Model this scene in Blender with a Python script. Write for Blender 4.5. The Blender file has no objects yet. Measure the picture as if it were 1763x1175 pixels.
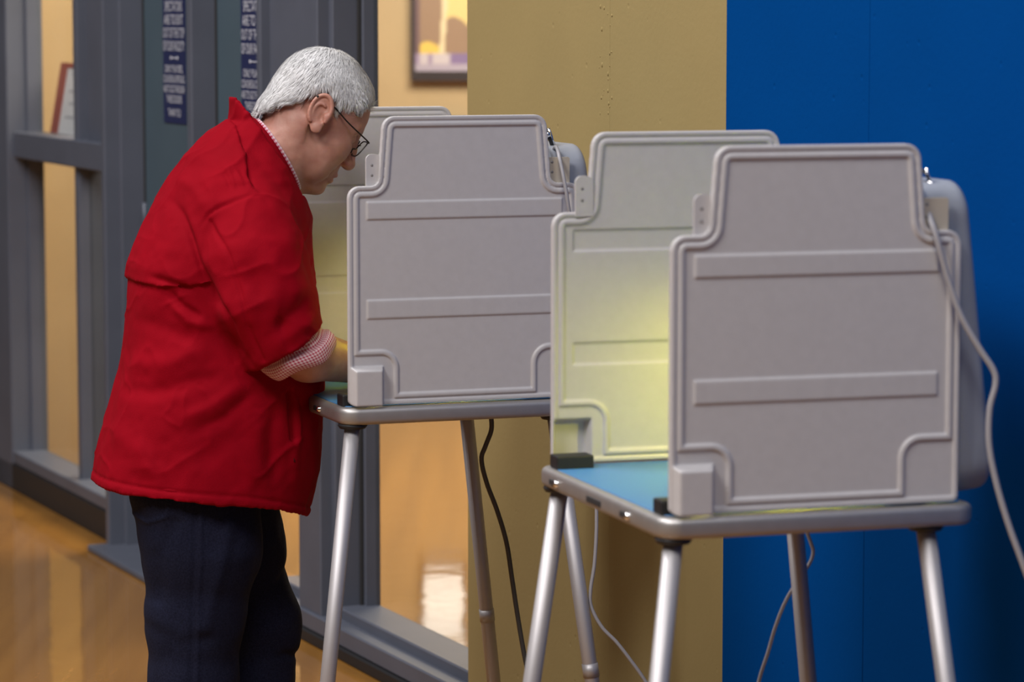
import bpy, bmesh, math, random
import numpy as np
from mathutils import Vector, Matrix
random.seed(7); np.random.seed(7)
scene = bpy.context.scene
COL = scene.collection
R = math.radians

# ------------------------------------------------------------------ camera
CAM_H = 1.78
FPX = 5500.0
PITCH = math.atan((587.5 - 15.0) / FPX)
cam_d = bpy.data.cameras.new('camera')
cam = bpy.data.objects.new('camera', cam_d); COL.objects.link(cam)
cam.location = (0, 0, CAM_H)
cam.rotation_euler = (math.pi / 2 - PITCH, 0, 0)
cam_d.sensor_width = 36.0
cam_d.lens = FPX / 1763.0 * 36.0
cam_d.clip_start = 0.1; cam_d.clip_end = 100
cam_d.dof.use_dof = True
cam_d.dof.focus_distance = 6.75
cam_d.dof.aperture_fstop = 4.6
scene.camera = cam

# ------------------------------------------------------------------ world, lights, exposure
w = bpy.data.worlds.new('world'); scene.world = w; w.use_nodes = True
w.node_tree.nodes['Background'].inputs[0].default_value = (0.70, 0.70, 0.78, 1)
w.node_tree.nodes['Background'].inputs[1].default_value = 0.085

def area(name, loc, target, size, energy, color):
    l = bpy.data.lights.new(name, 'AREA'); l.shape = 'RECTANGLE'
    l.size, l.size_y = size; l.energy = energy; l.color = color
    o = bpy.data.objects.new(name, l); COL.objects.link(o); o.location = loc
    d = Vector(target) - Vector(loc)
    o.rotation_euler = d.to_track_quat('-Z', 'Y').to_euler()
    return o
# gym ceiling fixtures, high above the court
area('gym_ceiling_light', (-4.2, 6.8, 7.5), (-1.2, 6.5, 0), (2.4, 2.4), 460, (1.0, 0.97, 0.96))
area('gym_ceiling_light', (-4.2, 1.0, 7.5), (-0.4, 4.8, 0.6), (2.4, 2.4), 460, (1.0, 0.97, 0.96))
area('gym_ceiling_light', (0.2, 0.5, 7.5), (0.3, 4.5, 0.6), (2.4, 2.4), 235, (1.0, 0.97, 0.96))
# hall ceiling fixtures behind the glazing
area('hall_ceiling_light', (0.5, 11.6, 3.6), (0.3, 12.3, 0.0), (1.8, 2.4), 315, (1.0, 0.83, 0.64))
area('hall_ceiling_light', (-0.9, 11.2, 3.6), (-1.5, 12.3, 0.8), (0.9, 0.8), 52, (1.0, 0.80, 0.56))

vs = scene.view_settings
vs.view_transform = 'Standard'; vs.look = 'None'; vs.gamma = 1.0; vs.use_curve_mapping = False
vs.exposure = 0.0

# ------------------------------------------------------------------ measuring helpers
CT, ST = math.cos(PITCH), math.sin(PITCH)
def ray(px, py):
    a = (px - 881.5) / FPX; b = (587.5 - py) / FPX
    return np.array([a, CT + b * ST, -ST + b * CT])
def on_z(px, py, z):
    d = ray(px, py); return d * ((z - CAM_H) / d[2]) + np.array([0, 0, CAM_H])
def on_depth(px, py, Y):
    d = ray(px, py); return d * (Y / d[1]) + np.array([0, 0, CAM_H])

# ------------------------------------------------------------------ materials
MATS = {}
def mat(name, color, rough=0.5, metal=0.0, noise=0.0, nscale=20.0, bump=0.0, bscale=200.0, spec=0.5,
        color2=None, stretch=None, emit=None, estr=0.0, sss=0.0, coat=0.0):
    if name in MATS: return MATS[name]
    m = bpy.data.materials.new(name); m.use_nodes = True
    nt = m.node_tree; p = nt.nodes['Principled BSDF']
    p.inputs['Base Color'].default_value = (*color, 1)
    p.inputs['Roughness'].default_value = rough
    p.inputs['Metallic'].default_value = metal
    p.inputs['Specular IOR Level'].default_value = spec
    p.inputs['Coat Weight'].default_value = coat
    if sss:
        p.inputs['Subsurface Weight'].default_value = sss
        p.inputs['Subsurface Scale'].default_value = 0.008
    tc = nt.nodes.new('ShaderNodeTexCoord'); src = tc.outputs['Object']
    if stretch:
        mp = nt.nodes.new('ShaderNodeMapping'); mp.inputs['Scale'].default_value = stretch
        nt.links.new(src, mp.inputs[0]); src = mp.outputs[0]
    if noise or color2:
        n = nt.nodes.new('ShaderNodeTexNoise'); n.inputs['Scale'].default_value = nscale
        n.inputs['Detail'].default_value = 5
        nt.links.new(src, n.inputs['Vector'])
        mx = nt.nodes.new('ShaderNodeMix'); mx.data_type = 'RGBA'
        c2 = color2 or tuple(max(0, c * (1 - noise)) for c in color)
        mx.inputs[6].default_value = (*c2, 1); mx.inputs[7].default_value = (*color, 1)
        rp = nt.nodes.new('ShaderNodeMapRange'); rp.inputs[1].default_value = 0.3; rp.inputs[2].default_value = 0.7
        nt.links.new(n.outputs[0], rp.inputs[0]); nt.links.new(rp.outputs[0], mx.inputs[0])
        nt.links.new(mx.outputs[2], p.inputs['Base Color'])
    if bump:
        n2 = nt.nodes.new('ShaderNodeTexNoise'); n2.inputs['Scale'].default_value = bscale; n2.inputs['Detail'].default_value = 3
        nt.links.new(src, n2.inputs['Vector'])
        b = nt.nodes.new('ShaderNodeBump'); b.inputs['Strength'].default_value = bump; b.inputs['Distance'].default_value = 0.002
        nt.links.new(n2.outputs[0], b.inputs['Height']); nt.links.new(b.outputs[0], p.inputs['Normal'])
    if emit:
        p.inputs['Emission Color'].default_value = (*emit, 1); p.inputs['Emission Strength'].default_value = estr
    MATS[name] = m; return m

def glass_mat():
    m = bpy.data.materials.new('window_glass'); m.use_nodes = True
    nt = m.node_tree; nt.nodes.remove(nt.nodes['Principled BSDF'])
    out = nt.nodes['Material Output']
    tr = nt.nodes.new('ShaderNodeBsdfTransparent'); tr.inputs[0].default_value = (0.93, 0.95, 0.94, 1)
    gl = nt.nodes.new('ShaderNodeBsdfGlossy'); gl.inputs['Roughness'].default_value = 0.02
    gl.inputs[0].default_value = (0.8, 0.8, 0.8, 1)
    mx = nt.nodes.new('ShaderNodeMixShader'); mx.inputs[0].default_value = 0.07
    nt.links.new(tr.outputs[0], mx.inputs[1]); nt.links.new(gl.outputs[0], mx.inputs[2])
    nt.links.new(mx.outputs[0], out.inputs[0]); return m

def gingham_mat(name, c_dark, c_light, freq_u, freq_v):
    m = bpy.data.materials.new(name); m.use_nodes = True
    nt = m.node_tree; p = nt.nodes['Principled BSDF']; p.inputs['Roughness'].default_value = 0.85
    uv = nt.nodes.new('ShaderNodeUVMap'); sep = nt.nodes.new('ShaderNodeSeparateXYZ')
    nt.links.new(uv.outputs[0], sep.inputs[0])
    outs = []
    for k, fq in ((0, freq_u), (1, freq_v)):
        mu = nt.nodes.new('ShaderNodeMath'); mu.operation = 'MULTIPLY'; mu.inputs[1].default_value = fq
        fr = nt.nodes.new('ShaderNodeMath'); fr.operation = 'FRACT'
        gt = nt.nodes.new('ShaderNodeMath'); gt.operation = 'GREATER_THAN'; gt.inputs[1].default_value = 0.5
        nt.links.new(sep.outputs[k], mu.inputs[0]); nt.links.new(mu.outputs[0], fr.inputs[0]); nt.links.new(fr.outputs[0], gt.inputs[0])
        outs.append(gt)
    ad = nt.nodes.new('ShaderNodeMath'); ad.operation = 'ADD'
    nt.links.new(outs[0].outputs[0], ad.inputs[0]); nt.links.new(outs[1].outputs[0], ad.inputs[1])
    hf = nt.nodes.new('ShaderNodeMath'); hf.operation = 'MULTIPLY'; hf.inputs[1].default_value = 0.5
    nt.links.new(ad.outputs[0], hf.inputs[0])
    mx = nt.nodes.new('ShaderNodeMix'); mx.data_type = 'RGBA'
    mx.inputs[6].default_value = (*c_light, 1); mx.inputs[7].default_value = (*c_dark, 1)
    nt.links.new(hf.outputs[0], mx.inputs[0]); nt.links.new(mx.outputs[2], p.inputs['Base Color'])
    return m

def paint_wall_mat(name, color, spec=0.2):
    """painted precast concrete: pits and runs as relief, slight tone change"""
    m = bpy.data.materials.new(name); m.use_nodes = True
    nt = m.node_tree; p = nt.nodes['Principled BSDF']; p.inputs['Roughness'].default_value = 0.8; p.inputs['Specular IOR Level'].default_value = spec
    tc = nt.nodes.new('ShaderNodeTexCoord')
    n = nt.nodes.new('ShaderNodeTexNoise'); n.inputs['Scale'].default_value = 4; n.inputs['Detail'].default_value = 6
    nt.links.new(tc.outputs['Object'], n.inputs['Vector'])
    mx = nt.nodes.new('ShaderNodeMix'); mx.data_type = 'RGBA'
    mx.inputs[6].default_value = (*[c * 0.86 for c in color], 1); mx.inputs[7].default_value = (*color, 1)
    nt.links.new(n.outputs[0], mx.inputs[0]); nt.links.new(mx.outputs[2], p.inputs['Base Color'])
    v = nt.nodes.new('ShaderNodeTexVoronoi'); v.inputs['Scale'].default_value = 16
    nt.links.new(tc.outputs['Object'], v.inputs['Vector'])
    mr = nt.nodes.new('ShaderNodeMapRange'); mr.inputs[1].default_value = 0.0; mr.inputs[2].default_value = 0.10
    nt.links.new(v.outputs['Distance'], mr.inputs[0])
    n2 = nt.nodes.new('ShaderNodeTexNoise'); n2.inputs['Scale'].default_value = 90; n2.inputs['Detail'].default_value = 4
    nt.links.new(tc.outputs['Object'], n2.inputs['Vector'])
    ad = nt.nodes.new('ShaderNodeMath'); ad.operation = 'MULTIPLY_ADD'; ad.inputs[1].default_value = 0.5
    nt.links.new(n2.outputs[0], ad.inputs[0]); nt.links.new(mr.outputs[0], ad.inputs[2])
    b = nt.nodes.new('ShaderNodeBump'); b.inputs['Strength'].default_value = 0.35; b.inputs['Distance'].default_value = 0.003
    nt.links.new(ad.outputs[0], b.inputs['Height']); nt.links.new(b.outputs[0], p.inputs['Normal'])
    return m

def wood_floor_mat():
    m = bpy.data.materials.new('varnished_court_floor'); m.use_nodes = True
    nt = m.node_tree; p = nt.nodes['Principled BSDF']
    p.inputs['Roughness'].default_value = 0.07; p.inputs['Specular IOR Level'].default_value = 0.5
    tc = nt.nodes.new('ShaderNodeTexCoord')
    mp = nt.nodes.new('ShaderNodeMapping'); mp.inputs['Rotation'].default_value = (0, 0, R(23)); mp.inputs['Scale'].default_value = (14, 0.6, 1)
    nt.links.new(tc.outputs['Object'], mp.inputs[0])
    n = nt.nodes.new('ShaderNodeTexNoise'); n.inputs['Scale'].default_value = 1.0; n.inputs['Detail'].default_value = 4
    nt.links.new(mp.outputs[0], n.inputs['Vector'])
    mx = nt.nodes.new('ShaderNodeMix'); mx.data_type = 'RGBA'
    mx.inputs[6].default_value = (0.20, 0.085, 0.016, 1); mx.inputs[7].default_value = (0.38, 0.185, 0.042, 1)
    nt.links.new(n.outputs[0], mx.inputs[0]); nt.links.new(mx.outputs[2], p.inputs['Base Color'])
    n2 = nt.nodes.new('ShaderNodeTexNoise'); n2.inputs['Scale'].default_value = 5; n2.inputs['Detail'].default_value = 2
    nt.links.new(tc.outputs['Object'], n2.inputs['Vector'])
    b = nt.nodes.new('ShaderNodeBump'); b.inputs['Strength'].default_value = 0.05; b.inputs['Distance'].default_value = 0.02
    nt.links.new(n2.outputs[0], b.inputs['Height']); nt.links.new(b.outputs[0], p.inputs['Normal'])
    return m

GLASS = glass_mat()
FLOOR = wood_floor_mat()
TAN = paint_wall_mat('tan_wall_paint', (0.345, 0.262, 0.112))
BLUE = paint_wall_mat('blue_wall_paint', (0.0, 0.056, 0.245), 0.02)
HALL = mat('hall_wall_paint', (0.62, 0.47, 0.28), 0.6, noise=0.08, nscale=3)
STEEL = mat('blue_grey_painted_steel', (0.092, 0.102, 0.135), 0.45, noise=0.12, nscale=6)
DOORP = mat('teal_grey_door_paint', (0.056, 0.090, 0.118), 0.6, noise=0.08, nscale=5)
DARK = mat('black_rubber', (0.012, 0.012, 0.014), 0.55)
GASKET = mat('dark_gasket', (0.02, 0.02, 0.022), 0.7)
NAVY = mat('navy_sign_print', (0.012, 0.018, 0.075), 0.45)
SIGNW = mat('pale_sign_lettering', (0.62, 0.64, 0.72), 0.5)
PLASTIC = mat('moulded_grey_plastic', (0.53, 0.51, 0.515), 0.42, noise=0.05, nscale=60, bump=0.12, bscale=900)
LIDP = mat('grey_case_shell', (0.29, 0.31, 0.355), 0.4, noise=0.05, nscale=30, bump=0.08, bscale=700)
TABP = mat('pale_hinge_tab', (0.50, 0.44, 0.35), 0.45)
ALU = mat('brushed_aluminium', (0.46, 0.44, 0.43), 0.48, metal=0.8, noise=0.08, nscale=40)
ALUT = mat('satin_aluminium_tube', (0.50, 0.48, 0.49), 0.5, metal=0.55)
RIVET = mat('grey_rivet', (0.22, 0.21, 0.21), 0.5)
CHROME = mat('chrome', (0.8, 0.8, 0.82), 0.12, metal=1.0)
TOPB = mat('blue_table_surface', (0.055, 0.19, 0.42), 0.5)
CORDG = mat('light_grey_cord', (0.36, 0.35, 0.37), 0.5)
CORDD = mat('dark_grey_cord', (0.07, 0.065, 0.06), 0.5)
RED = mat('red_windbreaker_fabric', (0.265, 0.0006, 0.008), 0.85, noise=0.14, nscale=9, bump=0.22, bscale=420, spec=0.07)
REDIN = mat('dark_red_lining', (0.12, 0.002, 0.006), 0.8)
JEANS = mat('dark_navy_denim', (0.013, 0.015, 0.036), 0.9, color2=(0.006, 0.007, 0.019), nscale=260, bump=0.3, bscale=700, spec=0.15)
SEAM = mat('denim_seam_thread', (0.022, 0.025, 0.05), 0.85)
SKIN = mat('ruddy_skin', (0.52, 0.265, 0.195), 0.5, color2=(0.43, 0.185, 0.135), nscale=38, bump=0.12, bscale=260, sss=0.12)
HAIRM = mat('white_hair', (0.70, 0.70, 0.72), 0.6, spec=0.3)
FRAMEM = mat('dark_spectacle_metal', (0.03, 0.022, 0.018), 0.3, metal=0.6)
SHOE = mat('black_shoe_leather', (0.015, 0.014, 0.014), 0.4)
SHIRT = gingham_mat('red_gingham_cotton', (0.42, 0.03, 0.075), (0.74, 0.58, 0.62), 1.0, 1.0)
REDB = mat('red_board_frame', (0.36, 0.07, 0.045), 0.5)
PAPER = mat('white_notice_paper', (0.74, 0.70, 0.74), 0.7)
PRINTL = mat('grey_notice_print', (0.45, 0.42, 0.47), 0.7)
POSTF = mat('dark_poster_frame', (0.05, 0.04, 0.045), 0.35)
BULB = mat('yellow_lamp_bulb', (1, 0.85, 0.4), 0.4, emit=(1.0, 0.88, 0.015), estr=235)
BULB2 = mat('dimmer_yellow_lamp_bulb', (1, 0.85, 0.4), 0.4, emit=(1.0, 0.80, 0.005), estr=115)
GLARE_GLOW = mat('added_glare_glow', (1, 1, 1), 0.4, emit=(1.0, 0.93, 0.85), estr=3.2)  # emission of the added, unseen source of the hall floor glare

# ------------------------------------------------------------------ object helpers
def new_obj(name, me, parent=None):
    o = bpy.data.objects.new(name, me); COL.objects.link(o)
    if parent is not None: o.parent = parent
    return o
def mesh_from(name, V, F, m, smooth=True, uv=None):
    me = bpy.data.meshes.new(name)
    V = np.asarray(V, dtype=np.float64)
    if isinstance(F, np.ndarray):
        nv, nf, k = len(V), len(F), F.shape[1]
        me.vertices.add(nv); me.vertices.foreach_set('co', V.ravel())
        me.loops.add(nf * k); me.loops.foreach_set('vertex_index', F.ravel().astype(np.int32))
        me.polygons.add(nf); me.polygons.foreach_set('loop_start', np.arange(0, nf * k, k, dtype=np.int32))
        me.update(calc_edges=True)
    else:
        me.from_pydata([tuple(v) for v in V], [], F)
    if uv is not None:
        l = me.uv_layers.new(name='UVMap')
        for poly in me.polygons:
            for li in poly.loop_indices:
                l.data[li].uv = uv[me.loops[li].vertex_index]
    if smooth: me.polygons.foreach_set('use_smooth', [True] * len(me.polygons))
    me.materials.append(m); me.validate(); me.update()
    return me
def mk(name, V, F, m, parent=None, smooth=True, uv=None):
    return new_obj(name, mesh_from(name, V, F, m, smooth, uv), parent)
def from_bm(name, bm, m, parent=None, smooth=False):
    bmesh.ops.recalc_face_normals(bm, faces=bm.faces)
    me = bpy.data.meshes.new(name); bm.to_mesh(me); bm.free(); me.materials.append(m)
    if smooth: me.polygons.foreach_set('use_smooth', [True] * len(me.polygons))
    return new_obj(name, me, parent)
def bm_box(bm, x0, x1, y0, y1, z0, z1):
    r = bmesh.ops.create_cube(bm, size=1.0)
    for v in r['verts']:
        v.co = ((x0 + x1) / 2 + v.co.x * (x1 - x0), (y0 + y1) / 2 + v.co.y * (y1 - y0), (z0 + z1) / 2 + v.co.z * (z1 - z0))
    return r['verts']
def box(name, x0, x1, y0, y1, z0, z1, m, parent=None, bevel=0.0, seg=2):
    bm = bmesh.new(); bm_box(bm, x0, x1, y0, y1, z0, z1)
    if bevel:
        bmesh.ops.bevel(bm, geom=bm.edges[:], offset=bevel, segments=seg, profile=0.5, affect='EDGES')
    return from_bm(name, bm, m, parent)
def tag(o, label=None, cat=None, group=None, kind=None):
    if label: o['label'] = label
    if cat: o['category'] = cat
    if group: o['group'] = group
    if kind: o['kind'] = kind
    return o
def empty(name, loc=(0, 0, 0), rz=0.0, parent=None):
    o = bpy.data.objects.new(name, None); COL.objects.link(o)
    o.location = loc; o.rotation_euler = (0, 0, rz); o.empty_display_size = 0.1
    if parent is not None: o.parent = parent
    return o
def catmull(pts, n=8):
    P = np.array(pts, float); P = np.vstack([2 * P[0] - P[1], P, 2 * P[-1] - P[-2]])
    out = []
    for i in range(1, len(P) - 2):
        for t in np.linspace(0, 1, n, endpoint=False):
            a, b, c, d = P[i - 1], P[i], P[i + 1], P[i + 2]
            out.append(0.5 * ((2 * b) + (c - a) * t + (2 * a - 5 * b + 4 * c - d) * t * t + (3 * b - a - 3 * c + d) * t ** 3))
    out.append(P[-2]); return np.array(out)
def tube_geo(path, rad, sides=12, closed=False, caps=True):
    path = np.asarray(path, float); n = len(path)
    rad = np.full(n, rad) if np.isscalar(rad) else np.asarray(rad)
    if closed: tang = np.roll(path, -1, 0) - np.roll(path, 1, 0)
    else: tang = np.gradient(path, axis=0)
    tang /= np.linalg.norm(tang, axis=1)[:, None]
    up = np.array([0, 0, 1.0]) if abs(tang[0][2]) < 0.9 else np.array([1.0, 0, 0])
    V = []; prev = None
    for i in range(n):
        a = up if prev is None else prev
        s = a - tang[i] * np.dot(a, tang[i]); s /= np.linalg.norm(s); prev = s
        b = np.cross(tang[i], s)
        for k in range(sides):
            th = 2 * math.pi * k / sides
            V.append(path[i] + rad[i] * (math.cos(th) * s + math.sin(th) * b))
    F = []
    for i in range(n if closed else n - 1):
        j = (i + 1) % n
        for k in range(sides):
            k2 = (k + 1) % sides
            F.append((i * sides + k, i * sides + k2, j * sides + k2, j * sides + k))
    if caps and not closed:
        F.append(tuple(range(sides - 1, -1, -1))); F.append(tuple((n - 1) * sides + k for k in range(sides)))
    return V, F
def tube(name, path, rad, m, parent=None, sides=12, closed=False):
    V, F = tube_geo(path, rad, sides, closed); return mk(name, V, F, m, parent)
def loft(name, rings, m, parent=None, uv_scale=None, closed=True, cap=False, smooth=True):
    rings = [np.asarray(r, float) for r in rings]; n = len(rings[0]); V = np.vstack(rings); F = []; uv = None
    seam = n
    if uv_scale:
        uv = []; 
        for i, r in enumerate(rings):
            for k in range(n): uv.append((k / (n - 1) * uv_scale[0], i / (len(rings) - 1) * uv_scale[1]))
    for i in range(len(rings) - 1):
        for k in range(n - 1 if uv_scale or not closed else n):
            k2 = (k + 1) % n
            F.append((i * n + k, i * n + k2, (i + 1) * n + k2, (i + 1) * n + k))
    if cap:
        F.append(tuple(range(n - 1, -1, -1))); F.append(tuple((len(rings) - 1) * n + k for k in range(n)))
    return mk(name, V, F, m, parent, smooth, uv)
def lathe(name, prof, m, parent=None, sides=24, center=(0, 0, 0), axis=None):
    V = []; F = []; n = len(prof)
    for k in range(sides):
        a = 2 * math.pi * k / sides
        for r, z in prof: V.append((r * math.cos(a), r * math.sin(a), z))
    for k in range(sides):
        k2 = (k + 1) % sides
        for i in range(n - 1): F.append((k * n + i, k2 * n + i, k2 * n + i + 1, k * n + i + 1))
    V = np.array(V)
    if axis is not None:
        q = Vector((0, 0, 1)).rotation_difference(Vector(axis)).to_matrix(); V = V @ np.array(q).T
    V = V + np.array(center)
    return mk(name, V, F, m, parent)
def copy_tree(o, parent=None):
    c = o.copy(); COL.objects.link(c); c.parent = parent
    for ch in [x for x in COL.objects if x.parent == o]: copy_tree(ch, c)
    return c

# ------------------------------------------------------------------ signed-distance modelling
class Field:
    def __init__(s, lo, hi, h):
        s.lo = np.array(lo, float); s.h = h
        n = np.ceil((np.array(hi) - s.lo) / h).astype(int) + 1
        s.ax = [(s.lo[i] + np.arange(n[i]) * h).astype(np.float32) for i in range(3)]
        s.D = np.full(n, 1.0, np.float32)
    def sub(s, lo, hi):
        sl = []
        for i in range(3):
            a = int(np.clip(math.floor((lo[i] - s.lo[i]) / s.h), 0, len(s.ax[i]) - 1))
            b = int(np.clip(math.ceil((hi[i] - s.lo[i]) / s.h) + 1, a + 1, len(s.ax[i])))
            sl.append(slice(a, b))
        sl = tuple(sl)
        return sl, s.ax[0][sl[0]][:, None, None], s.ax[1][sl[1]][None, :, None], s.ax[2][sl[2]][None, None, :]
    def put(s, sl, d, k, op='u'):
        A = s.D[sl]
        if op == 'u':
            if k > 0:
                hh = np.clip(0.5 + 0.5 * (A - d) / k, 0, 1); s.D[sl] = A + (d - A) * hh - k * hh * (1 - hh)
            else: s.D[sl] = np.minimum(A, d)
        else:
            d = -d
            if k > 0:
                hh = np.clip(0.5 - 0.5 * (A - d) / k, 0, 1); s.D[sl] = A + (d - A) * hh + k * hh * (1 - hh)
            else: s.D[sl] = np.maximum(A, d)
    def ell(s, c, r, k=0.0, rot=None, op='u'):
        c = np.array(c, float); r = np.array(r, float); m = max(r) + k * 1.5 + 0.02
        sl, X, Y, Z = s.sub(c - m, c + m)
        p = [X - c[0], Y - c[1], Z - c[2]]
        if rot is not None:
            M = np.array(rot).T
            p = [M[i][0] * p[0] + M[i][1] * p[1] + M[i][2] * p[2] for i in range(3)]
        k0 = np.sqrt((p[0] / r[0]) ** 2 + (p[1] / r[1]) ** 2 + (p[2] / r[2]) ** 2)
        k1 = np.sqrt((p[0] / r[0] ** 2) ** 2 + (p[1] / r[1] ** 2) ** 2 + (p[2] / r[2] ** 2) ** 2) + 1e-6
        s.put(sl, (k0 * (k0 - 1) / k1).astype(np.float32), k, op)
    def cone(s, a, b, ra, rb, k=0.0, op='u'):
        a = np.array(a, float); b = np.array(b, float); m = max(ra, rb) + k * 1.5 + 0.02
        sl, X, Y, Z = s.sub(np.minimum(a, b) - m, np.maximum(a, b) + m)
        d = b - a; L = float(d @ d) + 1e-12
        t = np.clip(((X - a[0]) * d[0] + (Y - a[1]) * d[1] + (Z - a[2]) * d[2]) / L, 0, 1)
        q = np.sqrt((X - a[0] - t * d[0]) ** 2 + (Y - a[1] - t * d[1]) ** 2 + (Z - a[2] - t * d[2]) ** 2)
        s.put(sl, (q - (ra + (rb - ra) * t)).astype(np.float32), k, op)
    def chain(s, pts, rad, k=0.0, op='u'):
        for i in range(len(pts) - 1): s.cone(pts[i], pts[i + 1], rad[i], rad[i + 1], k, op)
    def mesh(s, smooth=0):
        return surface_nets(s.D, s.lo, s.h, smooth)
def surface_nets(D, lo, h, smooth=0):
    S = D < 0; n = np.array(D.shape)
    c = S[:-1, :-1, :-1]; anyv = c.copy(); allv = c.copy()
    for i in (0, 1):
        for j in (0, 1):
            for k in (0, 1):
                b = S[i:n[0] - 1 + i, j:n[1] - 1 + j, k:n[2] - 1 + k]; anyv = anyv | b; allv = allv & b
    act = np.argwhere(anyv & ~allv)
    idx = np.full(n - 1, -1, np.int32); idx[act[:, 0], act[:, 1], act[:, 2]] = np.arange(len(act))
    cs = [(i, j, k) for i in (0, 1) for j in (0, 1) for k in (0, 1)]
    val = {q: D[act[:, 0] + q[0], act[:, 1] + q[1], act[:, 2] + q[2]] for q in cs}
    acc = np.zeros((len(act), 3)); cnt = np.zeros(len(act))
    for q in cs:
        for ax in range(3):
            if q[ax]: continue
            q2 = list(q); q2[ax] = 1; q2 = tuple(q2)
            a, b = val[q], val[q2]; m = (a < 0) != (b < 0)
            t = np.where(m, a / np.where(m, a - b, 1), 0)
            p = np.tile(np.array(q, float), (len(act), 1)); p[:, ax] = t
            acc[m] += p[m]; cnt[m] += 1
    V = (act + acc / np.maximum(cnt, 1)[:, None]) * h + lo
    F = []
    for ax in range(3):
        u, v = (ax + 1) % 3, (ax + 2) % 3
        s0 = [slice(None)] * 3; s1 = [slice(None)] * 3; s0[ax] = slice(0, -1); s1[ax] = slice(1, None)
        A, B = S[tuple(s0)], S[tuple(s1)]
        for flip, msk in ((False, A & ~B), (True, ~A & B)):
            e = np.argwhere(msk)
            e = e[(e[:, u] > 0) & (e[:, v] > 0) & (e[:, u] < n[u] - 1) & (e[:, v] < n[v] - 1)]
            if not len(e): continue
            def cell(du, dv):
                g = e.copy(); g[:, u] -= du; g[:, v] -= dv; return idx[g[:, 0], g[:, 1], g[:, 2]]
            quad = np.stack([cell(1, 1), cell(0, 1), cell(0, 0), cell(1, 0)], 1)
            if flip: quad = quad[:, ::-1]
            F.append(quad)
    F = np.vstack(F)
    for _ in range(smooth): V = V + 0.5 * (lap(V, F))
    return V, F
def lap(V, F):
    acc = np.zeros_like(V); cnt = np.zeros(len(V))
    for a in range(4):
        b = (a + 1) % 4
        for x, y in ((a, b), (b, a)):
            np.add.at(acc, F[:, x], V[F[:, y]]); np.add.at(cnt, F[:, x], 1)
    return acc / np.maximum(cnt, 1)[:, None] - V
def normals(V, F):
    nrm = np.cross(V[F[:, 2]] - V[F[:, 0]], V[F[:, 3]] - V[F[:, 1]]); N = np.zeros_like(V)
    for a in range(4): np.add.at(N, F[:, a], nrm)
    return N / (np.linalg.norm(N, axis=1)[:, None] + 1e-12)
def vnoise(P, seed=0):
    """smooth value noise, vectorised"""
    P = np.asarray(P); i = np.floor(P).astype(np.int64); f = P - i; f = f * f * (3 - 2 * f); out = 0
    for a in (0, 1):
        for b in (0, 1):
            for c in (0, 1):
                h = ((i[:, 0] + a) * 73856093) ^ ((i[:, 1] + b) * 19349663) ^ ((i[:, 2] + c) * 83492791) ^ (seed * 2654435)
                h = (h ^ (h >> 13)) * 1274126177; r = ((h ^ (h >> 16)) & 0xffff) / 65535.0
                out = out + r * (f[:, 0] if a else 1 - f[:, 0]) * (f[:, 1] if b else 1 - f[:, 1]) * (f[:, 2] if c else 1 - f[:, 2])
    return out * 2 - 1

# ================================================================== THE SETTING
# wall line: local x = along the wall (away from camera), local y = out of the wall into the gym
WS = 0.43; WL = math.hypot(1, WS); WC = 3.28
DW = np.array([-WS, 1.0]) / WL; NW = np.array([-1.0, -WS]) / WL
W0 = np.array([WC - WS * 8.0, 8.0])
WANG = math.atan2(DW[1], DW[0])
def wt(px, q=0.0, py=600):
    d = ray(px, py)[:2]
    # W0 + t*DW + q*NW = s*d
    A = np.array([[DW[0], -d[0]], [DW[1], -d[1]]]); return float(np.linalg.solve(A, -(W0 + q * NW))[0])
def wz(px, py, q=0.0):
    d = ray(px, py); t = wt(px, q, py); p = W0 + t * DW + q * NW; return CAM_H + d[2] * p[1] / d[1]
def wall_empty(name): return empty(name, (W0[0], W0[1], 0), WANG)
def at_wall(o): o.location = (W0[0], W0[1], 0); o.rotation_euler = (0, 0, WANG); return o

fl = box('floor', -8, 6, -1, 17, -0.1, 0.0, FLOOR); tag(fl, 'glossy varnished orange-brown wooden gym floor', 'floor', kind='structure')

# tan and blue wall: precast panels side by side on a backing
TQ = 0.05
t_edge = wt(805, TQ); t_blue = wt(1247, TQ, 600); t_s1 = wt(1050, TQ, 100); t_s2 = wt(1497, TQ, 100)
def wall_with_panels(name, t0, t1, seams, m, label):
    o = at_wall(box(name, t0, t1, -0.20, TQ - 0.02, 0, 3.4, m)); tag(o, label, 'wall', kind='structure')
    cuts = [t0] + seams + [t1]
    for i in range(len(cuts) - 1):
        a = cuts[i] + (0.0006 if i else 0); b = cuts[i + 1] - (0.0006 if i < len(cuts) - 2 else 0)
        box('panel', a, b, TQ - 0.03, TQ, 0, 3.4, m, o, bevel=0.001, seg=1)
    return o
wall_with_panels('wall_middle', t_blue, t_edge, [t_s1], TAN, 'tan painted concrete wall between the glazing and the blue wall')
wall_with_panels('wall_right', t_blue - 3.6, t_blue, [t_s2], BLUE, 'deep blue painted wall at the right')
# knobbly paint runs along the seam of the tan wall
bm = bmesh.new()
for i in range(46):
    z = 1.55 + random.random() * 0.6
    r = random.uniform(0.0012, 0.0035)
    mtx = Matrix.Translation((t_s1 + random.gauss(0.0, 0.006) + (0.045 if random.random() < 0.35 else 0), TQ, z)) @ Matrix.Diagonal((r, r * 0.7, r * random.uniform(1, 2.5), 1))
    bmesh.ops.create_icosphere(bm, subdivisions=1, radius=1, matrix=mtx)
tag(from_bm('paint_drips', bm, TAN, bpy.data.objects['wall_middle'], True), kind='stuff')

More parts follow.
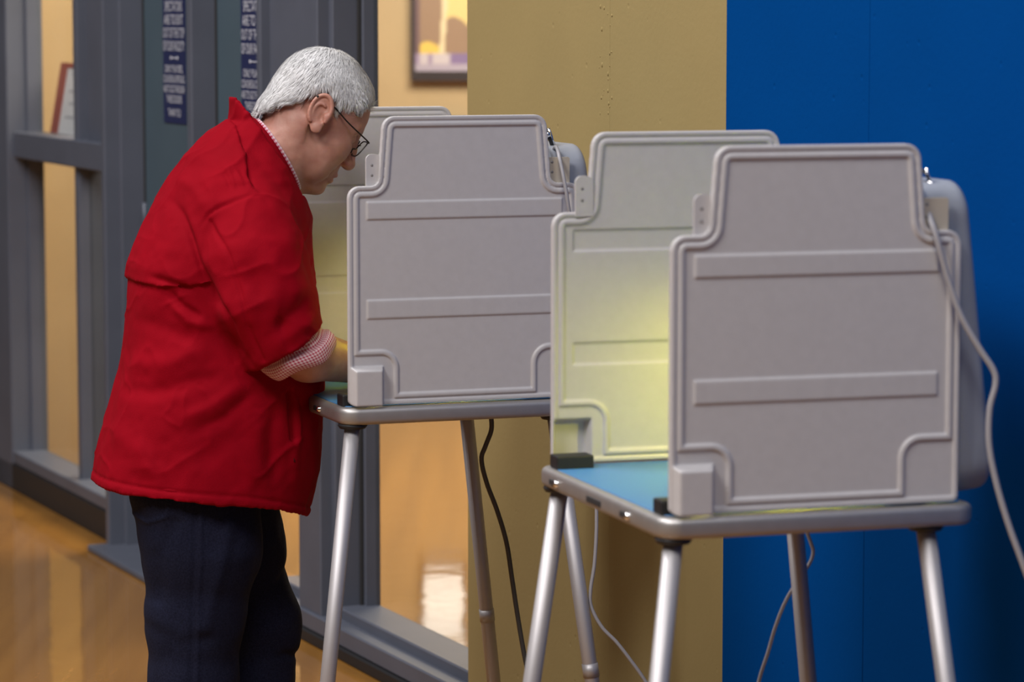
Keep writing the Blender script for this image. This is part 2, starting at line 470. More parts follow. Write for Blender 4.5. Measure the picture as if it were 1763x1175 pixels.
# hall behind the glass
wb = box('wall_back', -3.2, 4.0, 15.2, 15.4, 0, 3.6, HALL); tag(wb, 'warm tan hall wall seen through the tall glazing', 'wall', kind='structure')
wf = box('wall_far', -2.08, -1.28, 12.35, 12.5, 0, 3.6, HALL); tag(wf, 'pale tan hall wall seen through the left window', 'wall', kind='structure')
# unseen bright source added to make the floor glare; its window form is assumed
a0 = on_depth(722, 480, 15.18)[0]; a1 = on_depth(804, 480, 15.18)[0]
wn = box('glare_panel', a0, a1, 15.14, 15.20, 0.90, 1.27, POSTF); tag(wn, 'unseen bright panel added on the hall wall behind the booth for the floor glare', 'window', kind='structure')
nh = 4
for i in range(nh):
    z0 = 0.915 + i * 0.34 / nh
    box('pane', a0 + 0.02, a1 - 0.02, 15.125, 15.145, z0 + 0.016, z0 + 0.34 / nh - 0.016, GLARE_GLOW, wn)

# ---- glazing
ZT = 3.2
QG = -0.04      # glass plane
def wbox(name, t0, t1, q0, q1, z0, z1, m, parent, bevel=0.004):
    return box(name, min(t0, t1), max(t0, t1), q0, q1, z0, z1, m, parent, bevel, 1)
z_rail0, z_rail1 = 1.235, 1.33
SILL = 0.145
win1 = wall_empty('window_1'); tag(win1, 'blue-grey framed glazing with low rail at the left edge', 'window', kind='structure')
tA = wt(18, 0.075)                       # near edge of first mullion
wbox('mullion', tA, tA + 0.30, -0.06, 0.075, 0.0, ZT, STEEL, win1)
wbox('mullion', tA - 0.012, tA + 0.02, -0.06, 0.0, 0.0, ZT, STEEL, win1, 0.002)
tB = wt(139, 0.03)                       # second mullion
wbox('mullion', tB, tB + 0.05, -0.06, 0.03, 0.0, ZT, STEEL, win1)
tC = wt(178, 0.125)                      # door jamb outer edge (far side)
wbox('rail', tC, tA + 0.30, -0.055, 0.05, z_rail0, z_rail1, STEEL, win1)
wbox('sill', tC, tA + 0.30, -0.055, 0.07, 0.10, SILL, STEEL, win1)
wbox('pane', tB + 0.05, tA, QG - 0.004, QG + 0.004, SILL, z_rail0, GLASS, win1, 0)
wbox('pane', tB + 0.05, tA, QG - 0.004, QG + 0.004, z_rail1, ZT, GLASS, win1, 0)
wbox('side_pane', tC, tB, -0.016, -0.010, SILL, z_rail0, GLASS, win1, 0)
wbox('infill_panel', tC, tB, QG - 0.01, -0.005, z_rail1, ZT, STEEL, win1, 0.001)
wbox('transom', tC, tA + 0.3, -0.05, 0.05, ZT, ZT + 0.2, STEEL, win1)
wl = at_wall(box('wall_left', tA + 0.30, tA + 5.0, -0.06, 0.06, 0, 3.4, TAN)); tag(wl, 'tan painted wall beyond the left glazing', 'wall', kind='structure')
kick = at_wall(box('baseboard_left', tC, tA + 5.0, -0.06, 0.075, 0.0, 0.10, DARK, None, 0.004)); tag(kick, 'black base strip under the left glazing', 'baseboard', kind='structure')

# ---- door frame and doors
QD = -0.005
fr = wall_empty('trim_1'); tag(fr, 'blue-grey steel frame around the double doors', 'door frame', kind='structure')
tD = wt(184, 0.125)                      # jamb near edge, front face
wbox('jamb', tD, tC, -0.04, 0.125, 0.0, ZT, STEEL, fr)
wbox('jamb_stop', tD - 0.02, tD + 0.01, -0.04, 0.075, 0.0, ZT, STEEL, fr, 0.003)
tP = wt(334, 0.075)                      # centre post near edge
tP2 = wt(326, 0.075)
wbox('centre_post', tP, tP2, -0.035, 0.075, 0.0, ZT, STEEL, fr)
wbox('gasket', tP - 0.010, tP, -0.03, QD + 0.004, 0.0, ZT, GASKET, fr, 0)
tJ = wt(452, 0.02); tJ2 = wt(445, 0.02)
wbox('jamb', tJ, tJ2, -0.03, 0.02, 0.0, ZT, STEEL, fr)
wbox('gasket', tD - 0.03, tD - 0.02, -0.03, QD + 0.004, 0.0, ZT, GASKET, fr, 0)
wbox('head', tJ, tC, -0.11, 0.05, ZT, ZT + 0.2, STEEL, fr)
d1 = at_wall(box('door_1', tP2 + 0.004, tD - 0.03, QD - 0.025, QD, 0.02, ZT - 0.01, DOORP, None, 0.003)); tag(d1, 'teal-grey door leaf with navy notice, left of the centre post', 'door', kind='structure')
d2 = at_wall(box('door_2', tJ2 + 0.004, tP - 0.010, QD - 0.025, QD, 0.02, ZT - 0.01, DOORP, None, 0.003)); tag(d2, 'teal-grey door leaf with navy notice, right of the centre post', 'door', kind='structure')
for d, th in ((d1, tD - 0.034), (d2, tP - 0.014)):
    for z in (0.35, 1.1, 1.95): tube('hinge', [(th, QD + 0.006, z - 0.05), (th, QD + 0.006, z + 0.05)], 0.008, STEEL, d, 8)
# door edge bar seen beside the second leaf
thr = at_wall(box('trim_2', tJ, tC, -0.04, 0.19, 0.0, 0.022, STEEL, None, 0.006)); tag(thr, 'grey metal threshold at the foot of the doors', 'threshold', kind='structure')

# ---- right glazing
win2 = wall_empty('window_2'); tag(win2, 'tall glazing with warm hall behind, left of the tan wall', 'window', kind='structure')
tK = wt(512, 0.02)
tL = wt(549, 0.02)
wbox('mullion', tL, tK, -0.06, 0.02, 0.0, ZT, STEEL, win2)
wbox('mullion', tL - 0.03, tL + 0.01, -0.10, -0.015, 0.0, ZT, STEEL, win2, 0.003)
wbox('glazing_bead', tL - 0.04, tL - 0.03, -0.13, -0.085, 0.0, ZT, GASKET, win2, 0.002)
wbox('mullion', tL - 0.055, tL - 0.04, -0.14, -0.095, 0.0, ZT, STEEL, win2, 0.002)
QB = -0.13
t_end = t_edge - 0.05
wbox('side_pane', tK, tJ, -0.024, -0.018, SILL, z_rail0, GLASS, win2, 0)
wbox('infill_panel', tK, tJ, -0.03, -0.01, z_rail1, ZT, STEEL, win2, 0.001)
wbox('rail', tK, tJ, -0.055, 0.0, z_rail0, z_rail1, STEEL, win2)
wbox('pane', t_end, tL - 0.055, QB - 0.004, QB + 0.004, 0.11, ZT, GLASS, win2, 0)
wbox('sill', t_end, tJ, -0.14, -0.02, 0.06, 0.115, STEEL, win2)
wbox('sill', t_end, tJ, -0.10, 0.03, 0.035, 0.085, STEEL, win2)
wbox('base', t_end, tJ, -0.14, 0.04, 0.0, 0.035, DARK, win2)
wbox('transom', t_end, tJ, -0.14, 0.02, ZT, ZT + 0.2, STEEL, win2)

# ---- door notices
LINES = ['SPECTATORS', 'ARE TO EXIT', 'OUT OF THE TOP', 'OF OUR FACILITY', None, 'ONLY PLAYERS,', 'COACHES & OFFICIALS', 'ARE TO GO THROUGH', 'THESE DOORS', '', 'THANK YOU']
def text_mesh(txt, height, width=None):
    cu = bpy.data.curves.new('lettering', 'FONT'); cu.body = txt; cu.align_x = 'CENTER'; cu.size = 1.0; cu.extrude = 0.0
    o = bpy.data.objects.new('tmp_text', cu); COL.objects.link(o)
    dg = bpy.context.evaluated_depsgraph_get(); me = bpy.data.meshes.new_from_object(o.evaluated_get(dg))
    bpy.data.objects.remove(o); bpy.data.curves.remove(cu)
    V = np.array([v.co[:] for v in me.vertices]); 
    hh = 0.70
    sx = height / hh
    if width: sx = width / (V[:, 0].max() - V[:, 0].min())
    V[:, 0] *= sx; V[:, 1] *= height / hh
    return V, [tuple(p.vertices) for p in me.polygons]
def notice(t_far, t_near_full, z1, door_label):
    # t runs away from the camera, reading direction runs towards it
    W = t_far - t_near_full; tc = (t_far + t_near_full) / 2
    z0 = z1 - 0.404
    s = empty('door_notice', (W0[0] + tc * DW[0] + QD * NW[0], W0[1] + tc * DW[1] + QD * NW[1], z0), WANG)
    box('backing', -W / 2, W / 2, 0.0005, 0.003, 0, z1 - z0, NAVY, s)
    y = z1 - z0 - 0.020
    for ln in LINES:
        hgt = 0.026
        if ln is None:      # small ornament row
            bm = bmesh.new()
            for k in (-1, 1):
                bmesh.ops.create_uvsphere(bm, u_segments=8, v_segments=5, radius=0.006, matrix=Matrix.Translation((k * 0.035, 0.003, y - 0.012)) @ Matrix.Diagonal((1, 0.2, 1, 1)))
            bm_box(bm, -0.028, 0.028, 0.003, 0.0042, y - 0.0135, y - 0.0105)
            from_bm('ornament', bm, SIGNW, s); y -= 0.034; continue
        if ln == '': y -= 0.010; continue
        small = LINES.index(ln) > 4
        hgt = 0.0235 if small else 0.031
        width = min(W * 0.94, len(ln) * (0.0145 if small else 0.018))
        V, F = text_mesh(ln, hgt, width)
        P = np.stack([-V[:, 0], np.full(len(V), 0.0042), y - hgt + V[:, 1]], 1)
        mk('lettering', P, F, SIGNW, s, False)
        y -= hgt + (0.0085 if small else 0.0105)
    return s
zs = wz(307, 213, QD)
s1 = notice(wt(288, QD), wt(288, QD) - 0.235, zs + 0.404, ''); tag(s1, 'navy notice with white lettering on the door leaf nearer the left glazing', 'notice', 'door notices')
s2 = notice(wt(421, QD), wt(421, QD) - 0.235, zs + 0.404, ''); tag(s2, "navy notice on the right door leaf, half hidden beside the man's white hair", 'notice', 'door notices')

# ---- poster on the hall wall
def poster():
    Y = 15.16
    p0 = on_depth(708, 139, Y); p1 = on_depth(806, 139, Y)
    x0, x1, z0 = p0[0], p1[0] + 0.03, p0[2]; z1 = z0 + 0.62
    o = empty('framed_poster', (x0, Y, z0)); W = x1 - x0; H = z1 - z0
    b = 0.018
    box('frame', 0, b, -0.03, 0.03, 0, H, POSTF, o); box('frame', W - b, W, -0.03, 0.03, 0, H, POSTF, o)
    box('frame', b, W - b, -0.03, 0.03, 0, 0.045, POSTF, o); box('frame', b, W - b, -0.03, 0.03, H - b, H, POSTF, o)
    nx, nz = 40, 90
    V = []; cols = []; F = []
    def sm(a, lo, hi): t = min(1, max(0, (a - lo) / (hi - lo))); return t * t * (3 - 2 * t)
    for j in range(nz + 1):
        for i in range(nx + 1):
            u, v = i / nx, j / nz; V.append((b + u * (W - 2 * b), 0.0, 0.045 + v * (H - 0.045 - b)))
            h = v * (H - 0.063) * 390 / 1.0   # approx. pixels above the bottom bar
            c = np.array([0.42, 0.33, 0.52])
            if h < 14: c = np.array([0.55, 0.48, 0.62])
            elif h < 33:
                wht = 1 - sm(u, 0.60, 0.66); c = (1 - wht) * np.array([0.30, 0.22, 0.45]) + wht * np.array([0.72, 0.66, 0.74])
                if abs(u - 0.28) < 0.04 or u < 0.08: c = np.array([0.42, 0.33, 0.52])
            else:
                c = np.array([0.40, 0.27, 0.19])
                dome = 42 + 10 * math.sin(min(1, max(0, u / 0.45)) * math.pi)
                if u < 0.55 and h < dome + 2: c = np.array([0.95, 0.68, 0.16])
                if u > 0.5 and h > 88 + 12 * math.sin((u - 0.5) * 8): c = np.array([0.95, 0.75, 0.33])
                if abs(u - 0.5 - 0.0006 * (h - 60)) < 0.045: c = np.array([0.95, 0.82, 0.55])
                if u < 0.08: c = np.array([0.22, 0.14, 0.16])
            cols.append((*c, 1))
    for j in range(nz):
        for i in range(nx):
            a = j * (nx + 1) + i; F.append((a, a + 1, a + nx + 2, a + nx + 1))
    m = bpy.data.materials.new('poster_print'); m.use_nodes = True; nt = m.node_tree
    at = nt.nodes.new('ShaderNodeAttribute'); at.attribute_name = 'print'
    nt.links.new(at.outputs[0], nt.nodes['Principled BSDF'].inputs['Base Color']); nt.nodes['Principled BSDF'].inputs['Roughness'].default_value = 0.4
    pr = mk('print', V, F, m, o, False)
    ca = pr.data.color_attributes.new('print', 'FLOAT_COLOR', 'POINT')
    ca.data.foreach_set('color', np.array(cols).ravel())
    box('backing', b, W - b, 0.006, 0.03, 0.04, H - b, POSTF, o)
    tag(o, 'dark-framed poster in yellow and lavender on the hall wall', 'poster')
poster()

# ---- leaning notice board behind the left glass, standing on the rail
def notice_board():
    q0 = -0.075
    t1 = wt(88, q0, 235)
    o = empty('notice_board', (W0[0] + t1 * DW[0] + q0 * NW[0], W0[1] + t1 * DW[1] + q0 * NW[1], z_rail1 - 0.005), WANG)
    pos = empty('x'); bpy.data.objects.remove(pos)
    L = R(-10); H = 0.262; Wd = 0.42
    # board leans back (local -y) with height
    def slab(name, a0, a1, h0, h1, d0, d1, m):
        V = []
        for d in (d0, d1):
            for (a, h) in ((a0, h0), (a1, h0), (a1, h1), (a0, h1)):
                V.append((-a, d * math.cos(L) + h * math.sin(L), h * math.cos(L) - d * math.sin(L)))
        F = [(0, 1, 2, 3), (7, 6, 5, 4), (0, 4, 5, 1), (1, 5, 6, 2), (2, 6, 7, 3), (3, 7, 4, 0)]
        bm = bmesh.new(); me = bpy.data.meshes.new('t'); me.from_pydata(V, [], F); bm.from_mesh(me); bpy.data.meshes.remove(me)
        return from_bm(name, bm, m, o)
    slab('backing', 0, Wd, 0, H, -0.014, -0.004, REDB)
    slab('frame', 0, 0.095, 0, H, -0.004, 0.004, REDB); slab('frame', Wd - 0.05, Wd, 0, H, -0.004, 0.004, REDB)
    slab('frame', 0.095, Wd - 0.05, H - 0.018, H, -0.004, 0.004, REDB)
    slab('paper', 0.095, Wd - 0.05, 0, H - 0.018, -0.004, 0.001, PAPER)
    for k, h in enumerate((0.215, 0.155, 0.11, 0.06)):
        slab('print_line', 0.18 - 0.02 * (k % 2), 0.34, h, h + 0.009, 0.001, 0.0016, PRINTL)
    tube('prop', [(-Wd * 0.5, -0.015 - H * 0.29, H * 0.93), (-Wd * 0.5, -0.02 - H * 0.8, 0.0)], 0.006, REDB, o, 8)
    tag(o, 'red-framed notice board with white paper leaning behind the left glass', 'notice board')
    # ledge that carries it, part of the glazing
    wbox('ledge', t1 - 0.5, t1 + 0.1, -0.40, -0.055, z_rail1 - 0.03, z_rail1 - 0.006, STEEL, win1)
notice_board()

# ================================================================== VOTING BOOTHS
ZP = CAM_H - 0.787          # bottom of privacy panel
PW, PH = 0.491, 0.575
PD = 0.591                  # spacing of the two side panels
def round_poly(pts, rads, n=6):
    out = []
    P = np.array(pts, float); N = len(P)
    for i in range(N):
        a, b, c = P[i - 1], P[i], P[(i + 1) % N]; r = rads[i]
        u = (a - b) / np.linalg.norm(a - b); v = (c - b) / np.linalg.norm(c - b)
        half = math.acos(np.clip(u @ v, -1, 1)) / 2
        d = r / math.tan(half); p, q = b + u * d, b + v * d
        cen = b + (u + v) / np.linalg.norm(u + v) * r / math.sin(half)
        a0 = math.atan2(*(p - cen)[::-1]); a1 = math.atan2(*(q - cen)[::-1])
        da = (a1 - a0 + math.pi) % (2 * math.pi) - math.pi
        for t in np.linspace(0, 1, n): out.append(cen + r * np.array([math.cos(a0 + da * t), math.sin(a0 + da * t)]))
    return np.array(out)
def sdf_poly(poly, X, Y):
    d2 = np.full(X.shape, 1e9); ins = np.zeros(X.shape, bool); N = len(poly)
    for i in range(N):
        a, b = poly[i], poly[(i + 1) % N]; e = b - a; L = e @ e + 1e-15
        t = np.clip(((X - a[0]) * e[0] + (Y - a[1]) * e[1]) / L, 0, 1)
        d2 = np.minimum(d2, (X - a[0] - t * e[0]) ** 2 + (Y - a[1] - t * e[1]) ** 2)
        c = ((a[1] > Y) != (b[1] > Y)) & (X < (b[0] - a[0]) * (Y - a[1]) / (b[1] - a[1] + 1e-15) + a[0]); ins ^= c
    return np.where(ins, -1, 1) * np.sqrt(d2)
def sstep(x, a, b):
    t = np.clip((x - a) / (b - a), 0, 1); return t * t * (3 - 2 * t)
def panel_geo():
    h = 0.0021
    top = 0.0735; nx_, nv = 0.0625, 0.437
    out1 = round_poly([(0, 0), (PW, 0), (PW, nv), (PW - nx_, nv), (PW - top, PH), (top, PH), (nx_, nv), (0, nv)],
                      [0.010, 0.010, 0.024, 0.016, 0.026, 0.026, 0.016, 0.024])
    cx, cz = 0.082, 0.088
    out2 = round_poly([(cx, 0), (PW - cx, 0), (PW - cx, cz), (PW, cz), (PW, nv), (PW - nx_, nv), (PW - top, PH), (top, PH), (nx_, nv), (0, nv), (0, cz), (cx, cz)],
                      [0.006, 0.006, 0.016, 0.006, 0.024, 0.016, 0.026, 0.026, 0.016, 0.024, 0.006, 0.016])
    us = np.arange(-0.012, PW + 0.013, h); vs_ = np.arange(-0.012, PH + 0.013, h)
    U, V = np.meshgrid(us, vs_, indexing='ij')
    e1 = -sdf_poly(out1, U, V); e2 = -sdf_poly(out2, U, V)
    rim = 1 - sstep(e1, 0.0065, 0.0105)
    bead = sstep(e2, 0.0105, 0.0135) * (1 - sstep(e2, 0.0195, 0.0235))
    hout = 0.0028 * rim + 0.0036 * bead
    hin = 0.0028 * rim + 0.0034 * bead
    band = np.zeros_like(U)
    for v0, v1 in ((0.368, 0.408), (0.170, 0.212)):
        e = np.minimum(np.minimum(U - 0.036, PW - 0.036 - U), np.minimum(V - v0, v1 - V)); band = np.maximum(band, sstep(e, 0.0, 0.0045))
    hout = hout + 0.0026 * band; hin = hin - 0.0028 * band
    blk = np.minimum(np.minimum(U - 0.001, 0.073 - U), np.minimum(V + 0.02, 0.079 - V)); bl = sstep(blk, 0.0, 0.010)
    hout = hout * (1 - bl) + 0.020 * bl; hin = hin * (1 - bl) - 0.020 * bl
    ws = np.arange(-0.034, 0.018, h)
    Wd = ws[None, None, :]
    yo = -(0.0045 + hout)[:, :, None]; yi = (0.0045 + hin)[:, :, None]
    D = np.maximum(np.maximum(yo - Wd, Wd - yi), -(e1)[:, :, None] + 0.0)
    k = 0.003
    D = D.astype(np.float32)
    Vv, F = surface_nets(D, np.array([us[0], vs_[0], ws[0]]), h, 1)
    Vv = Vv[:, [0, 2, 1]]       # u -> x, thickness -> y, v -> z
    return Vv, F[:, ::-1]
PV, PF = panel_geo()
panel_near_me = mesh_from('privacy_panel', PV, PF, PLASTIC)
PV2 = PV.copy(); PV2[:, 1] *= -1
panel_far_me = mesh_from('privacy_panel', PV2, PF[:, ::-1], PLASTIC)

def rounded_slab(name, x0, x1, y0, y1, z0, z1, r, ev, m, parent):
    poly = round_poly([(x0, y0), (x1, y0), (x1, y1), (x0, y1)], [r] * 4, 9)
    cen = np.array([(x0 + x1) / 2, (y0 + y1) / 2]); rings = []
    for k in range(5):
        a = k / 4 * math.pi / 2; ins = ev * (1 - math.sin(a)); z = z0 + ev * (1 - math.cos(a)); rings.append((ins, z))
    for k in range(5):
        a = k / 4 * math.pi / 2; ins = ev * (1 - math.cos(a)); z = z1 - ev * (1 - math.sin(a)); rings.append((ins, z))
    R_ = []
    for ins, z in rings:
        p = round_poly([(x0 + ins, y0 + ins), (x1 - ins, y0 + ins), (x1 - ins, y1 - ins), (x0 + ins, y1 - ins)], [max(0.002, r - ins)] * 4, 9)
        R_.append(np.column_stack([p, np.full(len(p), z)]))
    return loft(name, R_, m, parent, cap=True)

def lid_geo():
    # local: x = depth (opening towards -x), y = width, z = height
    Ld, Lw, Lh, th, r = 0.085, PD - 0.03, 0.508, 0.006, 0.055
    f = Field((-0.02, -0.02, -0.02), (Ld + 0.02, Lw + 0.02, Lh + 0.02), 0.0045)
    X, Y, Z = f.ax[0][:, None, None], f.ax[1][None, :, None], f.ax[2][None, None, :]
    def rb(cx, cy, cz, hx, hy, hz, r, r2):
        qy = np.abs(Y - cy) - hy + r; qz = np.abs(Z - cz) - hz + r
        d2 = np.sqrt(np.maximum(qy, 0) ** 2 + np.maximum(qz, 0) ** 2) + np.minimum(np.maximum(qy, qz), 0) - r
        a = d2 + r2; b = np.abs(X - cx) - hx + r2
        return np.sqrt(np.maximum(a, 0) ** 2 + np.maximum(b, 0) ** 2) + np.minimum(np.maximum(a, b), 0) - r2
    o = rb(Ld / 2, Lw / 2, Lh / 2, Ld / 2, Lw / 2, Lh / 2, r, 0.016)
    i = rb(Ld / 2 - 0.03, Lw / 2, Lh / 2, Ld / 2 + 0.018, Lw / 2 - 0.010, Lh / 2 - 0.010, r - 0.01, 0.012)
    rim = np.maximum(rb(0.006, Lw / 2, Lh / 2, 0.006, Lw / 2 + 0.004, Lh / 2 + 0.004, r, 0.003), -i)
    D = np.minimum(np.maximum(o, -i), rim)
    V, F = surface_nets(D.astype(np.float32), f.lo, f.h, 1)
    return V, F
LV, LF = lid_geo()

def make_booth():
    o = empty('voting_booth')
    zt = ZP - 0.004                          # table surface
    TX0, TX1, TY0, TY1 = -0.020, 0.520, -0.024, PD + 0.024
    rounded_slab('table_frame', TX0, TX1, TY0, TY1, zt - 0.034, zt, 0.035, 0.010, ALU, o)
    rounded_slab('table_surface', TX0 + 0.014, TX1 - 0.014, TY0 + 0.03, TY1 - 0.03, zt - 0.01, zt + 0.0015, 0.02, 0.001, TOPB, o)
    # side panels
    p1 = new_obj('privacy_panel', panel_near_me, o); p1.location = (0, 0, ZP)
    p2 = new_obj('privacy_panel', panel_far_me, o); p2.location = (0, PD, ZP)
    for p, sg in ((p1, 1), (p2, -1)):
        for x0, wd, zt_ in ((0.040, 0.032, 0.500), (0.422, 0.050, 0.488)):
            bm = bmesh.new(); bm_box(bm, x0, x0 + wd, sg * 0.006 - 0.003, sg * 0.006 + 0.003, 0.43, zt_)
            ed = [e for e in bm.edges if abs(e.verts[0].co.y - e.verts[1].co.y) > 0.004 and e.verts[0].co.z > zt_ - 0.001]
            bmesh.ops.bevel(bm, geom=ed, offset=0.012 if x0 < 0.1 else 0.004, segments=5, profile=0.5, affect='EDGES')
            t = from_bm('hinge_tab', bm, PLASTIC if x0 < 0.1 else TABP, p)
            for z in (0.458, 0.478):
                lathe('rivet', [(0, 0.0012), (0.0022, 0.0008), (0.003, 0)], RIVET, t, 8, (x0 + 0.012, sg * 0.006 - 0.003, z), (0, -1, 0))
                lathe('rivet', [(0, 0.0012), (0.0022, 0.0008), (0.003, 0)], RIVET, t, 8, (x0 + 0.012, sg * 0.006 + 0.003, z), (0, 1, 0))
    # rear lid of the case standing up behind the table
    lid = mk('case_lid', LV, LF, LIDP, o); lid.location = (0.486, 0.015, zt + 0.004)
    lid.rotation_euler = (0, R(-6.5), 0)
    rl = tube('lid_trim', [(0.0, 0.03, 0.03), (0.0, 0.03, 0.46)], 0.004, ALU, lid, 8)
    # black corner clamps
    for (x, y) in ((0.020, 0.034), (0.020, PD - 0.034), (0.40, 0.034), (0.40, PD - 0.034)):
        box('corner_clamp', x - 0.028, x + 0.040, y - 0.020, y + 0.020, zt + 0.0, zt + 0.024, DARK, o, 0.003)
    # latches and slot on the front rim
    for y in (0.135, 0.50):
        l = lathe('latch', [(0, 0.007), (0.0045, 0.006), (0.0065, 0.003), (0.007, 0)], CHROME, o, 12, (TX0, y, zt - 0.018), (-1, 0, 0))
        box('catch', TX0 - 0.003, TX0 + 0.002, y + 0.012, y + 0.036, zt - 0.023, zt - 0.014, GASKET, o, 0.001)
    box('handle_slot', TX0 - 0.002, TX0 + 0.002, 0.27, 0.34, zt - 0.024, zt - 0.014, GASKET, o, 0.001)
    # splayed tube legs
    for sx, sy, x, y in ((-1, -1, 0.012, 0.012), (-1, 1, 0.012, PD - 0.012), (1, -1, 0.443, 0.012), (1, 1, 0.443, PD - 0.012)):
        a, b = 0.125, 0.065
        top = np.array([x, y, zt - 0.036]); Lz = zt - 0.036
        bot = top + np.array([sx * a * Lz, sy * b * Lz, -Lz + 0.02])
        lg = tube('leg', [top, bot], 0.0155, ALUT, o, 20)
        lathe('socket', [(0, 0.0), (0.028, 0.0), (0.030, -0.004), (0.026, -0.010), (0.0, -0.010)], DARK, lg, 20, (x, y, zt - 0.033))
        mid = top + (bot - top) * 0.55
        tube('collar', [mid, mid + (bot - top) * 0.03], 0.017, ALUT, lg, 20)
        tube('rubber_foot', [bot + (top - bot) * 0.02, (bot[0], bot[1], 0.0)], 0.019, DARK, lg, 16)
    return o
booth1 = make_booth()
tag(booth1, 'grey voting booth on splayed metal legs in front of the blue wall', 'voting booth', 'voting booths')
A1 = R(17.4)
q = on_z(1152, 887, ZP)
booth1.location = (q[0], q[1], 0); booth1.rotation_euler = (0, 0, A1)
booth2 = copy_tree(booth1)
tag(booth2, 'grey voting booth the man in the red jacket is using', 'voting booth', 'voting booths')
A2 = R(20.0)
q2 = on_z(600, 699, ZP)
booth2.location = (q2[0], q2[1], 0); booth2.rotation_euler = (0, 0, A2)
def booth_pt(b, x, y, z):
    a = b.rotation_euler[2]; return np.array([b.location[0] + x * math.cos(a) - y * math.sin(a), b.location[1] + x * math.sin(a) + y * math.cos(a), z])

# ---- clip-on lamps on the lids
def make_lamp():
    o = empty('booth_lamp')          # origin: booth-local frame, at table height
    # clamp on the lid's top edge
    zc = 0.510; xc = 0.440; yc = 0.30
    cl = box('clamp', xc - 0.03, xc + 0.03, yc - 0.02, yc + 0.02, zc, zc + 0.012, CHROME, o, 0.002)
    box('jaw', xc - 0.034, xc - 0.026, yc - 0.02, yc + 0.02, zc - 0.035, zc + 0.012, CHROME, cl, 0.002)
    tube('screw', [(xc - 0.045, yc, zc - 0.02), (xc - 0.02, yc, zc - 0.02)], 0.004, CHROME, cl, 10)
    lathe('knob', [(0, 0.02), (0.010, 0.018), (0.012, 0.009), (0.010, 0.0), (0, 0)], DARK, cl, 14, (xc - 0.045, yc, zc - 0.02), (-1, 0, 0))
    arm = catmull([(xc, yc, zc + 0.012), (xc - 0.004, yc, zc + 0.028), (xc - 0.03, yc, zc + 0.030), (xc - 0.06, yc, zc - 0.03), (xc - 0.07, yc, 0.42), (xc - 0.08, yc, 0.33)], 8)
    tube('gooseneck', arm, 0.0055, CHROME, o, 10)
    hx = xc - 0.085
    sh = lathe('lamp_shade', [(0.012, 0.345), (0.020, 0.342), (0.024, 0.30), (0.048, 0.262), (0.0465, 0.260), (0.022, 0.298), (0.018, 0.335)], CHROME, o, 24, (hx, yc, 0))
    lathe('bulb', [(0.0, 0.240), (0.010, 0.242), (0.019, 0.252), (0.021, 0.262), (0.017, 0.278), (0.011, 0.290), (0.010, 0.315), (0, 0.315)], BULB, sh, 16, (hx, yc, 0))
    return o
lamp1 = make_lamp(); lamp1.location = (booth1.location[0], booth1.location[1], ZP - 0.004); lamp1.rotation_euler = (0, 0, A1)
tag(lamp1, 'clip-on lamp glowing yellow inside the booth by the blue wall', 'lamp', 'clip-on booth lamps')
lamp2 = copy_tree(lamp1); 
for o_ in COL.objects:
    if o_.name.startswith('bulb.'): o_.data = o_.data.copy(); o_.data.materials[0] = BULB2
lamp2.location = (booth2.location[0], booth2.location[1], ZP - 0.004); lamp2.rotation_euler = (0, 0, A2)
tag(lamp2, 'clip-on lamp glowing yellow inside the booth the man uses', 'lamp', 'clip-on booth lamps')
# metal clip standing above the far booth's lid, with its switch head
def clip_light(b, px, py, big, label):
    a = b.rotation_euler[2]
    Y = booth_pt(b, 0.45, 0.08, 0)[1]; p = on_depth(px, py, Y)
    o = empty('spring_clip', tuple(p), a)
    s = 1.0 if big else 0.55
    bm = bmesh.new()
    box('jaw', -0.012 * s, 0.016 * s, -0.012, 0.012, 0.0, 0.007 * s, CHROME, o, 0.001)
    V = tube('lever', [(-0.012 * s, 0, 0.050 * s), (0.004 * s, 0, 0.034 * s), (0.014 * s, 0, 0.010 * s)], 0.005 * s, GASKET, o, 8)
    tube('lever', [(0.0 * s, 0, 0.056 * s), (0.006 * s, 0, 0.040 * s), (0.014 * s, 0, 0.012 * s)], 0.0045 * s, CHROME, o, 8)
    tube('spring_pin', [(0.008 * s, -0.014, 0.012 * s), (0.008 * s, 0.014, 0.012 * s)], 0.006 * s, CHROME, o, 10)
    lathe('pivot_ball', [(0, 0.007 * s), (0.005 * s, 0.005 * s), (0.007 * s, 0), (0.005 * s, -0.005 * s), (0, -0.007 * s)], CHROME, o, 12, (-0.004 * s, -0.008, 0.044 * s))
    tag(o, label, 'clip')
    bm.free()
clip_light(booth2, 944, 268, True, "dark metal spring clip on the lid of the man's booth")
clip_light(booth1, 1594, 322, False, 'small metal clip on the lid of the booth by the blue wall')

